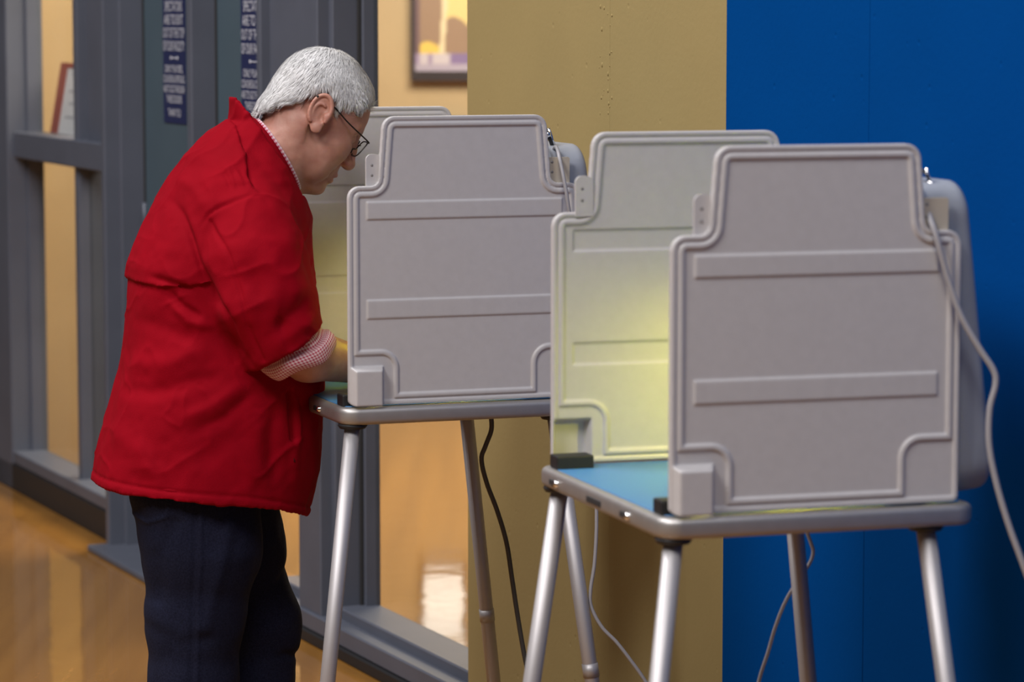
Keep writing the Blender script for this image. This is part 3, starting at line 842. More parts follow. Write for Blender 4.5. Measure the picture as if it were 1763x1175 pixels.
# ---- cords
def cord(pts, r, m, label):
    C_ = [on_depth(px, py, Y) for px, py, Y in pts]
    e = C_[-1]; al = np.array([-DW[0], -DW[1], 0])
    C_ += [np.array([e[0], e[1], 0.06]) + al * 0.02, np.array([e[0], e[1], r + 0.001]) + al * 0.09, np.array([e[0], e[1], r + 0.001]) + al * 0.35]
    P = catmull(C_, 10); P[:, 2] = np.maximum(P[:, 2], r)
    V, F = tube_geo(P, r, 10); o = mk('power_cord', V, F, m)
    tag(o, label, 'cord'); return o
yb1 = lambda x, y: booth_pt(booth1, x, y, 0)[1]
Yp = yb1(PW, -0.03)
cord([(1592, 330, yb1(0.45, 0.05)), (1600, 372, yb1(0.45, 0.0)), (1612, 408, yb1(0.47, -0.025)), (1632, 480, Yp), (1655, 545, Yp), (1688, 603, Yp), (1710, 637, Yp), (1714, 662, Yp), (1704, 705, Yp), (1703, 765, Yp), (1715, 830, Yp), (1737, 905, Yp), (1766, 985, Yp), (1800, 1090, Yp), (1815, 1300, Yp)],
     0.0052, CORDG, 'light grey cord draped over the right side of the booth by the blue wall')
yb2 = lambda x, y: booth_pt(booth2, x, y, 0)[1]
yo = yb2(0.60, -0.05)
cord([(950, 262, yb2(0.45, 0.06)), (958, 254, yb2(0.45, 0.03)), (966, 285, yb2(0.47, -0.02)), (974, 325, yb2(0.47, -0.035)), (981, 370, yb2(0.48, -0.035)), (992, 430, yb2(0.54, -0.04)), (1006, 560, yo), (1020, 760, yo), (1027, 880, yo), (1024, 965, yo), (1017, 1015, yo), (1018, 1045, yo), (1036, 1080, yo), (1062, 1107, yo), (1086, 1138, yo), (1110, 1172, yo), (1150, 1240, yo), (1180, 1400, yo)],
     0.0038, CORDG, "thin pale cord hanging from the clip of the man's booth, behind the nearer booth")
y3 = yb2(0.30, 0.45)
cord([(845, 712, y3), (846, 740, y3), (836, 768, y3), (829, 792, y3), (838, 832, y3), (856, 880, y3), (872, 935, y3), (882, 1000, y3), (891, 1060, y3), (903, 1130, y3), (920, 1210, y3), (950, 1400, y3)],
     0.0052, CORDD, "dark grey cord hanging below the table of the man's booth")
y5 = yb1(0.42, 0.66)
cord([(1385, 905, y5), (1396, 935, y5), (1400, 952, y5), (1393, 972, y5), (1372, 1003, y5), (1352, 1037, y5), (1335, 1080, y5), (1322, 1125, y5), (1307, 1172, y5), (1292, 1250, y5), (1280, 1500, y5)],
     0.0034, CORDG, 'thin grey cord curling beside the rear right leg of the booth by the blue wall')

# ================================================================== THE MAN
MO = np.array([-0.640, 6.62]); MA = R(18.0)
MC, MS = math.cos(MA), math.sin(MA)
def mp(px, py, yl=0.0):
    """side-view measurement -> man-local point at lateral offset yl"""
    d = ray(px, py)
    # MO + x*(MC,MS) + yl*(-MS,MC) = s*d
    A = np.array([[MC, -d[0]], [MS, -d[1]]]); b = -(MO + yl * np.array([-MS, MC]))
    x, s = np.linalg.solve(A, b); return np.array([x, yl, CAM_H + s * d[2]])

# ---- head frame
HP = R(37.0)
ear = mp(557, 199, -0.078); HO = np.array([ear[0], 0.0, ear[2]])
HF = np.array([math.cos(HP), 0, -math.sin(HP)]); HU = np.array([math.sin(HP), 0, math.cos(HP)])
HR = np.column_stack([HF, [0, 1, 0], HU])      # head-local -> man-local
HS = 1.065
def hp(x, y, z): return HO + HR @ (np.array([x, y, z]) * np.array([HS, 1.0, HS]))

def build_head():
    f = Field(HO - np.array([0.20, 0.12, 0.24]), HO + np.array([0.20, 0.12, 0.20]), 0.0019)
    E = lambda c, r, k=0.0, op='u', rot=None: f.ell(hp(*c), (r[0] * HS, r[1], r[2] * HS), k, HR if rot is None else HR @ rot, op)
    C = lambda a, b, ra, rb, k=0.0, op='u': f.cone(hp(*a), hp(*b), ra, rb, k, op)
    E((-0.010, 0, 0.032), (0.084, 0.073, 0.082))                       # cranium
    E((0.039, 0, 0.032), (0.058, 0.064, 0.068), 0.03)                  # forehead
    E((0.044, 0, -0.035), (0.054, 0.060, 0.072), 0.03)                 # face
    E((0.030, 0, -0.075), (0.058, 0.060, 0.048), 0.03)                 # jaw
    E((0.076, 0, -0.106), (0.026, 0.030, 0.026), 0.02)                 # chin
    E((0.092, 0, -0.112), (0.012, 0.016, 0.012), 0.012)
    E((0.048, 0, -0.116), (0.034, 0.036, 0.028), 0.02)                 # soft under chin
    for s in (-1, 1):
        E((0.060, s * 0.036, -0.030), (0.034, 0.026, 0.032), 0.02)     # cheek
        E((0.052, s * 0.040, -0.078), (0.030, 0.018, 0.034), 0.018)    # jowl
        C((0.086, s * 0.010, 0.026), (0.074, s * 0.044, 0.022), 0.011, 0.010, 0.012)   # brow
        E((0.098, s * 0.030, 0.004), (0.018, 0.017, 0.012), 0.012, 's')
        E((0.079, s * 0.031, 0.003), (0.0125, 0.0135, 0.0125), 0.003)  # lidded eye
        C((0.090, s * 0.018, -0.006), (0.083, s * 0.040, -0.010), 0.0035, 0.003, 0.006)  # lower lid bag
        E((0.104, s * 0.014, -0.040), (0.013, 0.009, 0.009), 0.006)    # nostril wing
        E((0.107, s * 0.008, -0.050), (0.006, 0.004, 0.005), 0.003, 's')
        C((0.098, s * 0.020, -0.046), (0.086, s * 0.034, -0.078), 0.0022, 0.002, 0.006, 's')  # nasolabial fold
        C((0.090, s * 0.024, -0.088), (0.078, s * 0.034, -0.112), 0.0015, 0.0012, 0.007, 's')
    C((0.090, 0, 0.018), (0.104, 0, -0.012), 0.010, 0.010, 0.010)      # nose bridge
    C((0.104, 0, -0.012), (0.114, 0, -0.036), 0.010, 0.0125, 0.008)
    E((0.115, 0, -0.038), (0.0125, 0.0135, 0.012), 0.006)
    E((0.090, 0, -0.072), (0.016, 0.026, 0.026), 0.012)                # muzzle
    C((0.102, -0.018, -0.073), (0.102, 0.018, -0.073), 0.0055, 0.0055, 0.006)
    C((0.100, -0.015, -0.086), (0.100, 0.015, -0.086), 0.0065, 0.0065, 0.006)
    C((0.106, -0.022, -0.0795), (0.106, 0.022, -0.0795), 0.0022, 0.0022, 0.004, 's')
    # ears
    for s in (-1, 1):
        rot = np.array(Matrix.Rotation(R(-14), 3, 'Y').to_3x3()) @ np.array(Matrix.Rotation(s * R(16), 3, 'Z'))
        ec = (-0.010, s * 0.082, 0.000)
        def el(a, y, b):                                              # ear-local (fwd, out, up)
            v = rot @ np.array([a, s * y, b]); return (ec[0] + v[0], ec[1] + v[1], ec[2] + v[2])
        E(el(0.006, -0.010, 0), (0.018, 0.012, 0.026), 0.008)
        E(el(0, 0, 0.002), (0.0225, 0.0052, 0.035), 0.004, rot=rot)
        E(el(0.004, 0.006, 0.002), (0.0135, 0.0065, 0.024), 0.003, 's', rot)
        ang = np.linspace(R(-35), R(235), 22)
        ring = [el(0.020 * math.cos(a), 0.004, 0.004 + 0.031 * math.sin(a)) for a in ang]
        for i in range(len(ring) - 1): C(ring[i], ring[i + 1], 0.0042, 0.0042, 0.0015)
        an2 = np.linspace(R(60), R(250), 12)
        ring = [el(-0.001 + 0.0125 * math.cos(a), 0.0025, -0.002 + 0.019 * math.sin(a)) for a in an2]
        for i in range(len(ring) - 1): C(ring[i], ring[i + 1], 0.0030, 0.0030, 0.002)
        E(el(0.006, 0.004, -0.008), (0.0065, 0.007, 0.010), 0.003, 's', rot)
        E(el(0.014, 0.003, -0.004), (0.005, 0.005, 0.008), 0.004, rot=rot)      # tragus
        E(el(0.004, 0.001, -0.030), (0.011, 0.006, 0.012), 0.004, rot=rot)      # lobe
    # neck down into the collar
    nb = mp(428, 300, 0.0)
    f.chain([hp(-0.030, 0, -0.030), (HO + nb) / 2 + np.array([0.005, 0, -0.012]), nb], [0.062, 0.064, 0.070], 0.025)
    for s in (-1, 1): f.cone(hp(-0.025, s * 0.052, -0.045), nb + np.array([0.07, s * 0.035, -0.02]), 0.017, 0.018, 0.02)
    f.chain([hp(0.020, 0, -0.100), mp(478, 330, 0.0)], [0.038, 0.040], 0.02)
    return f.mesh(1)
HV, HFc = build_head()
n_ = normals(HV, HFc)
HV = HV + n_ * (vnoise(HV * 70, 3) * 0.0006)[:, None]

# ---- arms and hands (skin), with a core running through the sleeves
SH = mp(438, 392, -0.185); EL = mp(492, 588, -0.235); WR = np.array([EL[0] + 0.215, -0.120, ZP + 0.042])
def build_arms():
    lo = np.array([SH[0] - 0.14, -0.36, ZP - 0.06]); hi = np.array([WR[0] + 0.28, 0.36, HO[2] - 0.06])
    f = Field(lo, hi, 0.0030)
    for s in (-1, 1):
        sh = SH * np.array([1, -s, 1]); el = EL * np.array([1, -s, 1]); wr = WR * np.array([1, -s, 1]); fl = s
        f.chain([np.array([sh[0] + 0.01, 0, sh[2] + 0.02]), sh, (sh + el) / 2, el], [0.075, 0.055, 0.050, 0.044], 0.02)
        m1 = el + (wr - el) * 0.25
        dn = np.array([0, 0, -0.012]); f.chain([el, m1 + dn, wr], [0.048, 0.054, 0.033], 0.02)
        # hand: palm down, fingers forward and slightly inward
        fw = (wr - el); fw[2] = -0.02; fw /= np.linalg.norm(fw)
        sd = np.cross([0, 0, 1.0], fw); sd /= np.linalg.norm(sd)        # to the left of the hand
        up = np.cross(fw, sd)
        rot = np.column_stack([fw, sd, up])
        pc = wr + fw * 0.052 - up * 0.006
        f.ell(pc, (0.050, 0.040, 0.0145), 0.014, rot)
        kn = pc + fw * 0.040
        thumb_side = 1 if s == -1 else -1
        for i, (off, L) in enumerate(((0.029, 0.070), (0.010, 0.080), (-0.010, 0.074), (-0.028, 0.058))):
            off *= thumb_side
            p0 = kn + sd * off * 0.9; d1 = fw + sd * off * 2.5; d1 /= np.linalg.norm(d1)
            p1 = p0 + d1 * L * 0.45 - up * 0.004; p2 = p1 + d1 * L * 0.32 - up * 0.014; p3 = p2 + d1 * L * 0.22 - up * 0.014
            f.chain([p0 - d1 * 0.02, p0, p1, p2, p3], [0.0095, 0.0098, 0.0090, 0.0082, 0.0070], 0.003)
        tb = pc - fw * 0.022 + sd * thumb_side * 0.026; td = fw * 0.75 + sd * thumb_side * 0.62; td /= np.linalg.norm(td)
        t1 = tb + td * 0.040 - up * 0.004; t2 = t1 + (td * 0.8 + fw * 0.4) * 0.028 - up * 0.006
        f.chain([tb, t1, t2], [0.0135, 0.0110, 0.0090], 0.006)
    return f.mesh(1)
AV, AFc = build_arms()
bodyV = np.vstack([HV, AV]); bodyF = np.vstack([HFc, AFc + len(HV)])
man = mk('person', bodyV, bodyF, SKIN)
man.location = (MO[0], MO[1], 0); man.rotation_euler = (0, 0, MA)
tag(man, 'white-haired man in red jacket and dark jeans bending over a voting booth', 'person')

# ---- hair
def build_hair():
    f = Field(HO - np.array([0.20, 0.12, 0.20]), HO + np.array([0.20, 0.12, 0.20]), 0.0021)
    f.ell(hp(-0.011, 0, 0.034), (0.102, 0.083, 0.1055), 0, HR)
    f.ell(hp(0.030, 0, 0.068), (0.058, 0.066, 0.055), 0.015, HR)
    f.ell(hp(-0.056, 0, -0.030), (0.046, 0.066, 0.070), 0.03, HR)
    f.cone(hp(-0.062, 0, -0.045), hp(-0.072, 0, -0.098), 0.042, 0.026, 0.02)
    # side and sideburn
    for s in (-1, 1): f.ell(hp(0.018, s * 0.060, 0.050), (0.055, 0.016, 0.040), 0.015, HR)
    # clip along the hairline (head-local side view), rounded edge
    X, Y, Z = f.ax[0][:, None, None] - HO[0], f.ax[1][None, :, None], f.ax[2][None, None, :] - HO[2]
    hx = (X * HF[0] + Z * HF[2]) / HS; hz = (X * HU[0] + Z * HU[2]) / HS; hx = hx + Y * 0; hz = hz + Y * 0
    line = np.array([(-0.30, -0.30), (-0.140, -0.108), (-0.100, -0.098), (-0.088, -0.062), (-0.073, -0.034), (-0.046, -0.002), (-0.034, 0.030), (-0.018, 0.041), (0.002, 0.036), (0.010, 0.020), (0.019, 0.020), (0.030, 0.034), (0.045, 0.040), (0.060, 0.052), (0.066, 0.068), (0.090, 0.074), (0.30, 0.20), (-0.30, 0.30)])
    sl = hx.shape; d = sdf_poly(line, hx.ravel().astype(np.float64), hz.ravel().astype(np.float64)).reshape(sl).astype(np.float32)
    d = d + 0.0022 * np.sin(hx * 310 + 2 * np.sin(hz * 170)) .astype(np.float32)
    k = 0.020; A = f.D; hh = np.clip(0.5 - 0.5 * (A - d) / k, 0, 1); f.D = A + (d - A) * hh + k * hh * (1 - hh)
    return f.mesh(1)
hV, hF = build_hair()
hN = normals(hV, hF)
loc = (hV - HO) @ HR            # head-local coordinates
# combed locks: ridges that run back and down from the front
flow = loc[:, 2] * 0.75 + loc[:, 0] * 0.25
ph = flow * 420 + 5.0 * vnoise(loc * 28, 5) + loc[:, 0] * 60
hV = hV + hN * (0.0012 * vnoise(loc * 26, 9) + 0.0008 * vnoise(loc * 60, 10))[:, None]
# fine strands
sel = np.random.choice(len(hV), 24000)
n = hN[sel]; l = loc[sel]; K = len(sel)
crown = np.array([-0.055, 0.0, 0.125])
fl = l - crown; fl /= np.linalg.norm(fl, axis=1)[:, None]
fl = fl + np.array([-0.25, 0, -0.15]) * (l[:, 0] < 0.04)[:, None]
fl = fl + 0.55 * np.stack([vnoise(l * 24, q_) for q_ in (31, 32, 33)], 1) + np.random.normal(0, 0.07, (K, 3))
fl = fl @ HR.T
tg = fl - n * np.sum(fl * n, 1)[:, None]; tg /= np.linalg.norm(tg, axis=1)[:, None] + 1e-9
sdv = np.cross(tg, n) * np.random.uniform(0.0003, 0.0008, K)[:, None]
L = np.random.uniform(0.010, 0.024, K)[:, None]; lift = np.random.uniform(0.0, 0.16, K)[:, None]
p0 = hV[sel] - n * 0.001; p1 = p0 + tg * L * 0.4 + n * (L * lift * 0.5 + 0.0020); p2 = p0 + tg * L * 0.75 + n * (L * lift * 0.7 + 0.0018); p3 = p0 + tg * L + n * (L * lift * 0.6 - 0.0005)
SV = np.stack([p0 - sdv, p0 + sdv, p1 + sdv, p1 - sdv, p2 + sdv * 0.8, p2 - sdv * 0.8, p3 + sdv * 0.2, p3 - sdv * 0.2], 1).reshape(-1, 3)
b = len(hV) + np.arange(K)[:, None] * 8
SF = np.vstack([b + np.array([0, 1, 2, 3]), b + np.array([3, 2, 4, 5]), b + np.array([5, 4, 6, 7])])
hair = mk('hair', np.vstack([hV, SV]), np.vstack([hF, SF]), HAIRM, man)
tone = np.full(len(hV), 0.50); clump = 0.5 + 0.5 * vnoise(l * 55, 51)
st = np.clip(0.50 + 0.22 * clump + np.random.uniform(-0.05, 0.25, K), 0, 0.86)
tone = np.concatenate([tone, np.repeat(st, 8)])
ca_ = hair.data.color_attributes.new('tone', 'FLOAT_COLOR', 'POINT')
ca_.data.foreach_set('color', np.stack([tone, tone * 0.995, tone, np.ones_like(tone)], 1).ravel())
nt_ = HAIRM.node_tree; an_ = nt_.nodes.new('ShaderNodeAttribute'); an_.attribute_name = 'tone'
nt_.links.new(an_.outputs[0], nt_.nodes['Principled BSDF'].inputs['Base Color'])
hair['label'] = 'short white hair'

# ---- spectacles
gl = None
def build_glasses():
    parts = []
    lens_c = lambda s: hp(0.109, s * 0.031, -0.006)
    zf = []
    # rims: rounded rectangles slightly tilted
    Vt, Ft = [], []
    def addt(path, r, closed=False):
        V, F = tube_geo(path, r, 8, closed); b = len(Vt); Vt.extend(V); Ft.extend([tuple(i + b for i in f_) for f_ in F])
    rims = {}
    for s in (-1, 1):
        poly = round_poly([(-0.024, -0.019), (0.024, -0.019), (0.024, 0.018), (-0.024, 0.018)], [0.012, 0.012, 0.010, 0.010], 6)
        pts = [hp(0.108 + 0.10 * b_, s * 0.032 + a_, -0.003 + b_) for a_, b_ in poly]
        rims[s] = pts; addt(np.array(pts), 0.0014, True)
    addt(catmull([hp(0.1095, -0.009, 0.004), hp(0.113, 0, 0.007), hp(0.1095, 0.009, 0.004)], 5), 0.0013)
    fr_ = mk('spectacles', np.array(Vt), Ft, FRAMEM, man)
    for s in (-1, 1):
        tp = catmull([hp(0.108, s * 0.055, 0.012), hp(0.103, s * 0.073, 0.013), hp(0.050, s * 0.078, 0.018), hp(0.012, s * 0.0800, 0.025), hp(-0.022, s * 0.0790, 0.028), hp(-0.034, s * 0.0850, 0.021)], 6)
        tube('temple', tp, 0.0016, FRAMEM, fr_, 8)
        tube('temple_tip', tp[-9:], 0.0028, FRAMEM, fr_, 8)
        tube('nose_pad', catmull([hp(0.107, s * 0.010, -0.006), hp(0.101, s * 0.013, -0.010), hp(0.103, s * 0.012, -0.018)], 4), 0.0016, FRAMEM, fr_, 6)
        P = rims[s]; c = np.mean(P, 0); V = [c] + list(P); n = len(P)
        mk('lens', V, [(0, 1 + i, 1 + (i + 1) % n) for i in range(n)], GLASS, fr_, False)
    fr_['label'] = 'thin dark-rimmed spectacles'
build_glasses()

# ---- jacket
back = [(398, 208), (370, 228), (330, 270), (303, 312), (280, 350), (262, 385), (245, 420), (230, 458), (224, 500), (220, 560), (215, 600), (207, 640), (195, 680), (185, 720), (175, 760), (166, 800), (160, 834), (156, 880)]
front = [(470, 208), (480, 240), (500, 300), (520, 345), (527, 370), (531, 410), (533, 440), (540, 520), (546, 600), (546, 640), (545, 690), (544, 730), (543, 760), (538, 800), (530, 832), (517, 878), (512, 900)]
B = np.array([mp(a, b)[[2, 0]] for a, b in back])[::-1]; Fr = np.array([mp(a, b)[[2, 0]] for a, b in front])[::-1]
hwz = np.array([(0.70, 0.262), (0.80, 0.252), (0.95, 0.236), (1.10, 0.222), (1.22, 0.215), (1.32, 0.212), (1.39, 0.205), (1.43, 0.188), (1.47, 0.150), (1.51, 0.110), (1.555, 0.075), (1.60, 0.06)])
def torso_d(X, Y, Z, shrink=0.0):
    z = Z[0, 0, :].astype(np.float64)
    xb = np.interp(z, B[:, 0], B[:, 1]); xf = np.interp(z, Fr[:, 0], Fr[:, 1]); hw = np.interp(z, hwz[:, 0], hwz[:, 1])
    cx = ((xb + xf) / 2)[None, None, :]; rx = ((xf - xb) / 2)[None, None, :] - shrink; ry = hw[None, None, :] - shrink
    e = (np.abs((X - cx) / rx) ** 2.15 + np.abs(Y / ry) ** 2.3) ** (1 / 2.2)
    return ((e - 1) * np.minimum(rx, ry) * 0.85).astype(np.float32)
hem_pts = np.array([mp(a, b)[[0, 2]] for a, b in ((150, 832), (200, 834), (300, 838), (380, 843), (440, 854), (490, 868), (520, 880), (560, 885))])
sleeve_end_c = mp(497, 592, -0.245); sleeve_ax = EL * 0
def build_jacket():
    f = Field((-0.32, -0.36, 0.70), (0.36, 0.36, 1.62), 0.0040)
    X, Y, Z = f.ax[0][:, None, None], f.ax[1][None, :, None], f.ax[2][None, None, :]
    T = torso_d(X, Y, Z)
    c_ = mp(475, 267) - np.array([0.86, 0, 0.51]) * 0.016; zf_ = mp(515, 335)[2]
    T = np.maximum(T, np.minimum((X - c_[0]) * 0.86 + (Z - c_[2]) * 0.51 + 0 * Y, Z - zf_ + 0 * X + 0 * Y)).astype(np.float32)
    # storm flap across the upper back
    fl_z = mp(260, 474)[2]
    zf = fl_z + 0.012 * np.sin(X * 22.0 + 1.0) - 0.05 * np.clip(X + 0.12, 0, 1) + 0 * Z
    flap = np.maximum(T - 0.0065, np.maximum(zf - Z, X - 0.055))
    f.D = np.minimum(T, flap)
    for s in (-1, 1):
        m = np.array([1, -s, 1.0])
        pts = [mp(436, 392, -0.160) * m, mp(445, 455, -0.212) * m, mp(459, 520, -0.232) * m, mp(486, 583, -0.242) * m, mp(514, 613, -0.243) * m]
        f.chain(pts, [0.082, 0.099, 0.101, 0.088, 0.068], 0.020)
        f.cone(mp(430, 372, -0.10) * m, mp(440, 400, -0.195) * m, 0.070, 0.070, 0.03)
        # open end of the sleeve: cut across
        a, b = mp(441, 632, -0.245) * m, mp(556, 552, -0.245) * m
        mid = (a + b) / 2; t = (b - a) / np.linalg.norm(b - a); nrm = np.array([-t[2], 0, t[0]]); 
        if nrm[2] > 0: nrm = -nrm
        nrm = nrm / np.linalg.norm(nrm)
        dpl = (X - mid[0]) * nrm[0] + (Z - mid[2]) * nrm[2] + 0 * Y
        near = np.sqrt((X - mid[0]) ** 2 + (Y - mid[1]) ** 2 + (Z - mid[2]) ** 2) - 0.125
        cut = np.maximum(near, -dpl)               # region beyond the cut plane around the elbow
        cut = np.maximum(cut, (0.150 - np.abs(Y)) + 0 * X)
        keep = T + 0.004
        f.D = np.where(cut < 0, np.minimum(np.maximum(f.D, -np.minimum(dpl * -1, 0) * 0 + np.maximum(-cut, 0) * 0 + dpl), np.maximum(T, -1)), f.D)
    # hollow hem and cut below the hem line
    inner = torso_d(X, Y, Z, 0.008)
    hz = np.interp(f.ax[0], hem_pts[:, 0], hem_pts[:, 1])[:, None, None].astype(np.float32)
    inner = np.maximum(inner, Z - (hz + 0.07))
    f.D = np.maximum(f.D, -inner)
    f.D = np.maximum(f.D, hz - Z)
    # neck opening
    c = mp(476, 268); ax = np.array([0.86, 0, 0.51]); 
    f.cone(c - ax * 0.02, c + ax * 0.14, 0.074, 0.090, 0.008, 's')
    V, F = f.mesh(2)
    return V, F
JV, JF = build_jacket()
N = normals(JV, JF)
def seg_d(P, a, b):
    a = np.array(a); b = np.array(b); e = b - a; t = np.clip(((P - a) @ e) / (e @ e), 0, 1)
    return np.linalg.norm(P - a - t[:, None] * e, axis=1), t
side = JV[:, [0, 2]]
disp = np.zeros(len(JV))
near = 1 - sstep(JV[:, 1], -0.10, -0.02)
def S2(px, py, yl=-0.21): return mp(px, py, yl)[[0, 2]]
def crease(pts, width, depth, mask=None, taper=True, yl=-0.21):
    global disp
    pts = [S2(*p, yl) for p in pts]; best = np.full(len(JV), 9.0); tt = np.zeros(len(JV)); n = len(pts) - 1
    for i in range(n):
        d, t = seg_d(side, pts[i], pts[i + 1]); b = d < best; best = np.where(b, d, best); tt = np.where(b, (i + t) / n, tt)
    g = np.exp(-(best / width) ** 2)
    if taper: g = g * np.clip(np.minimum(tt, 1 - tt) * 4, 0, 1)
    disp = disp + depth * g * (near if mask is None else mask)
# seams
crease([(347, 399), (365, 372), (384, 357), (405, 346), (431, 338), (456, 335)], 0.0040, -0.0040)
crease([(350, 392), (384, 349), (431, 330)], 0.010, 0.0020)
crease([(367, 383), (378, 425), (388, 465), (407, 551), (434, 613)], 0.0038, -0.0038, taper=False)
crease([(316, 340), (326, 372), (333, 403), (342, 440), (351, 471), (367, 518), (381, 544), (403, 599), (426, 630)], 0.0060, -0.0095)
crease([(328, 350), (342, 403), (361, 471), (378, 518), (394, 550)], 0.010, 0.0040)
for gx in (398, 411, 424, 436): crease([(gx - 4, 292), (gx, 310), (gx + 3, 330)], 0.0045, -0.0030)
crease([(290, 300), (306, 322), (312, 345)], 0.007, -0.004)
# folds on the sleeve
crease([(440, 572), (480, 530), (523, 498)], 0.013, -0.006); crease([(446, 590), (490, 556), (536, 532)], 0.012, 0.005)
crease([(455, 520), (462, 560), (476, 596)], 0.010, -0.005); crease([(430, 420), (470, 470), (500, 520)], 0.022, 0.005)
crease([(505, 395), (515, 450), (528, 500)], 0.012, -0.004); crease([(400, 440), (425, 500), (440, 560)], 0.016, -0.004)
crease([(500, 560), (520, 575), (540, 552)], 0.008, -0.004); crease([(470, 600), (505, 588), (540, 556)], 0.007, 0.003)
# upper back and shoulder
crease([(300, 300), (330, 380), (345, 450)], 0.016, -0.005); crease([(315, 290), (350, 330), (372, 380)], 0.012, 0.004)
crease([(440, 250), (470, 300), (500, 332)], 0.012, -0.003); crease([(395, 285), (420, 310), (440, 335)], 0.013, 0.004)
# below the flap
crease([(292, 496), (318, 530), (352, 548)], 0.008, -0.008); crease([(270, 482), (300, 490), (342, 505)], 0.007, -0.006)
crease([(300, 520), (330, 556), (372, 566)], 0.010, 0.006); crease([(255, 560), (300, 570), (350, 600)], 0.018, -0.004)
crease([(360, 560), (392, 600), (420, 640)], 0.012, -0.007)
crease([(228, 640), (300, 628), (368, 590)], 0.020, 0.006); crease([(215, 690), (300, 672), (390, 640)], 0.016, -0.006)
crease([(300, 730), (360, 700), (420, 655)], 0.014, 0.006); crease([(320, 750), (385, 715), (440, 668)], 0.012, -0.006)
crease([(205, 740), (250, 790), (260, 830)], 0.022, 0.006); crease([(330, 800), (380, 760), (440, 740)], 0.022, -0.005)
crease([(440, 700), (430, 770), (440, 840)], 0.024, 0.006); crease([(470, 690), (462, 760), (470, 850)], 0.016, -0.005)
crease([(505, 690), (510, 760), (508, 850)], 0.014, 0.005)
# pocket slit and hem stitching
crease([(487, 672), (491, 712), (495, 752)], 0.0065, -0.013, taper=False, yl=-0.16)
crease([(500, 680), (505, 720), (504, 762)], 0.006, 0.004, yl=-0.16)
hemz = np.interp(JV[:, 0], hem_pts[:, 0], hem_pts[:, 1])
disp += -0.0022 * np.exp(-((JV[:, 2] - hemz - 0.020) / 0.0035) ** 2)
disp += 0.0012 * (1 - sstep(JV[:, 2] - hemz, 0.010, 0.022))
# loose-cloth undulation
disp += 0.0045 * vnoise(JV * np.array([9, 9, 6]), 11) + 0.0022 * vnoise(JV * np.array([22, 22, 17]), 12) + 0.0009 * vnoise(JV * 55, 13)
def ridge(P, seed): return 1 - np.abs(vnoise(P, seed)) * 2
ca, sa = math.cos(R(35)), math.sin(R(35))
Pd = np.stack([JV[:, 0] * ca + JV[:, 2] * sa, JV[:, 1], -JV[:, 0] * sa + JV[:, 2] * ca], 1)
rg = np.clip(ridge(Pd * np.array([7, 10, 19]) + 0.35 * np.stack([vnoise(JV * 12, 41)] * 3, 1), 42), 0, 1) ** 3
rg2 = np.clip(ridge(Pd * np.array([24, 16, 11]) + 0.3 * np.stack([vnoise(JV * 15, 43)] * 3, 1), 44), 0, 1) ** 3
patch = sstep(vnoise(JV * np.array([5, 5, 4]), 45), -0.35, 0.3)
disp += 0.0034 * rg * patch + 0.0022 * rg2 * (1 - patch)
JV = JV + N * disp[:, None]
jacket = mk('jacket', JV, JF, RED, man); jacket['label'] = 'bright red windbreaker with a back flap and rolled sleeves'
# zip pull at the pocket
zp = tube('zip_pull', [mp(497, 765, -0.205), mp(501, 778, -0.212), mp(507, 796, -0.214)], 0.0028, REDIN, jacket, 8)

# collars: bands around the neck
def band(name, c0, c1, r0, r1, m, parent, thick, uvs=None, axis=(0.86, 0.51), n=56, bulge=0.0, back=0.0):
    ax = np.array([axis[0], 0, axis[1]]); ax /= np.linalg.norm(ax); u = np.array([-ax[2], 0, ax[0]]); v = np.array([0, 1.0, 0])
    rings = []
    prof = []
    for k in range(6):
        t = k / 5; prof.append((t, 0.0))
    prof2 = [(1.0, thick * 0.5)] + [(1 - k / 5, thick) for k in range(6)]
    for t, off in prof + prof2:
        c = c0 + (c1 - c0) * t; ra = r0[0] + (r1[0] - r0[0]) * t + bulge * math.sin(t * math.pi) + off; rb = r0[1] + (r1[1] - r0[1]) * t + bulge * math.sin(t * math.pi) + off
        a = np.linspace(0, 2 * math.pi, n)
        rings.append(np.array([c - ax * back * (1 - t) * max(0.0, math.cos(x)) + u * ra * math.cos(x) + v * rb * math.sin(x) for x in a]))
    return loft(name, rings, m, parent, uv_scale=uvs)
cc = mp(475, 267)
axn = np.array([0.86, 0, 0.51]); axn /= np.linalg.norm(axn)
sc_ = band('shirt_collar', cc - axn * 0.045, cc + axn * 0.004, (0.088, 0.078), (0.0885, 0.076), SHIRT, man, 0.0022, uvs=(64, 9))
sc_['label'] = 'red gingham shirt collar'
band('collar', cc - axn * 0.034, cc - axn * 0.004, (0.103, 0.094), (0.0925, 0.082), RED, jacket, 0.005, bulge=0.005, back=0.024)

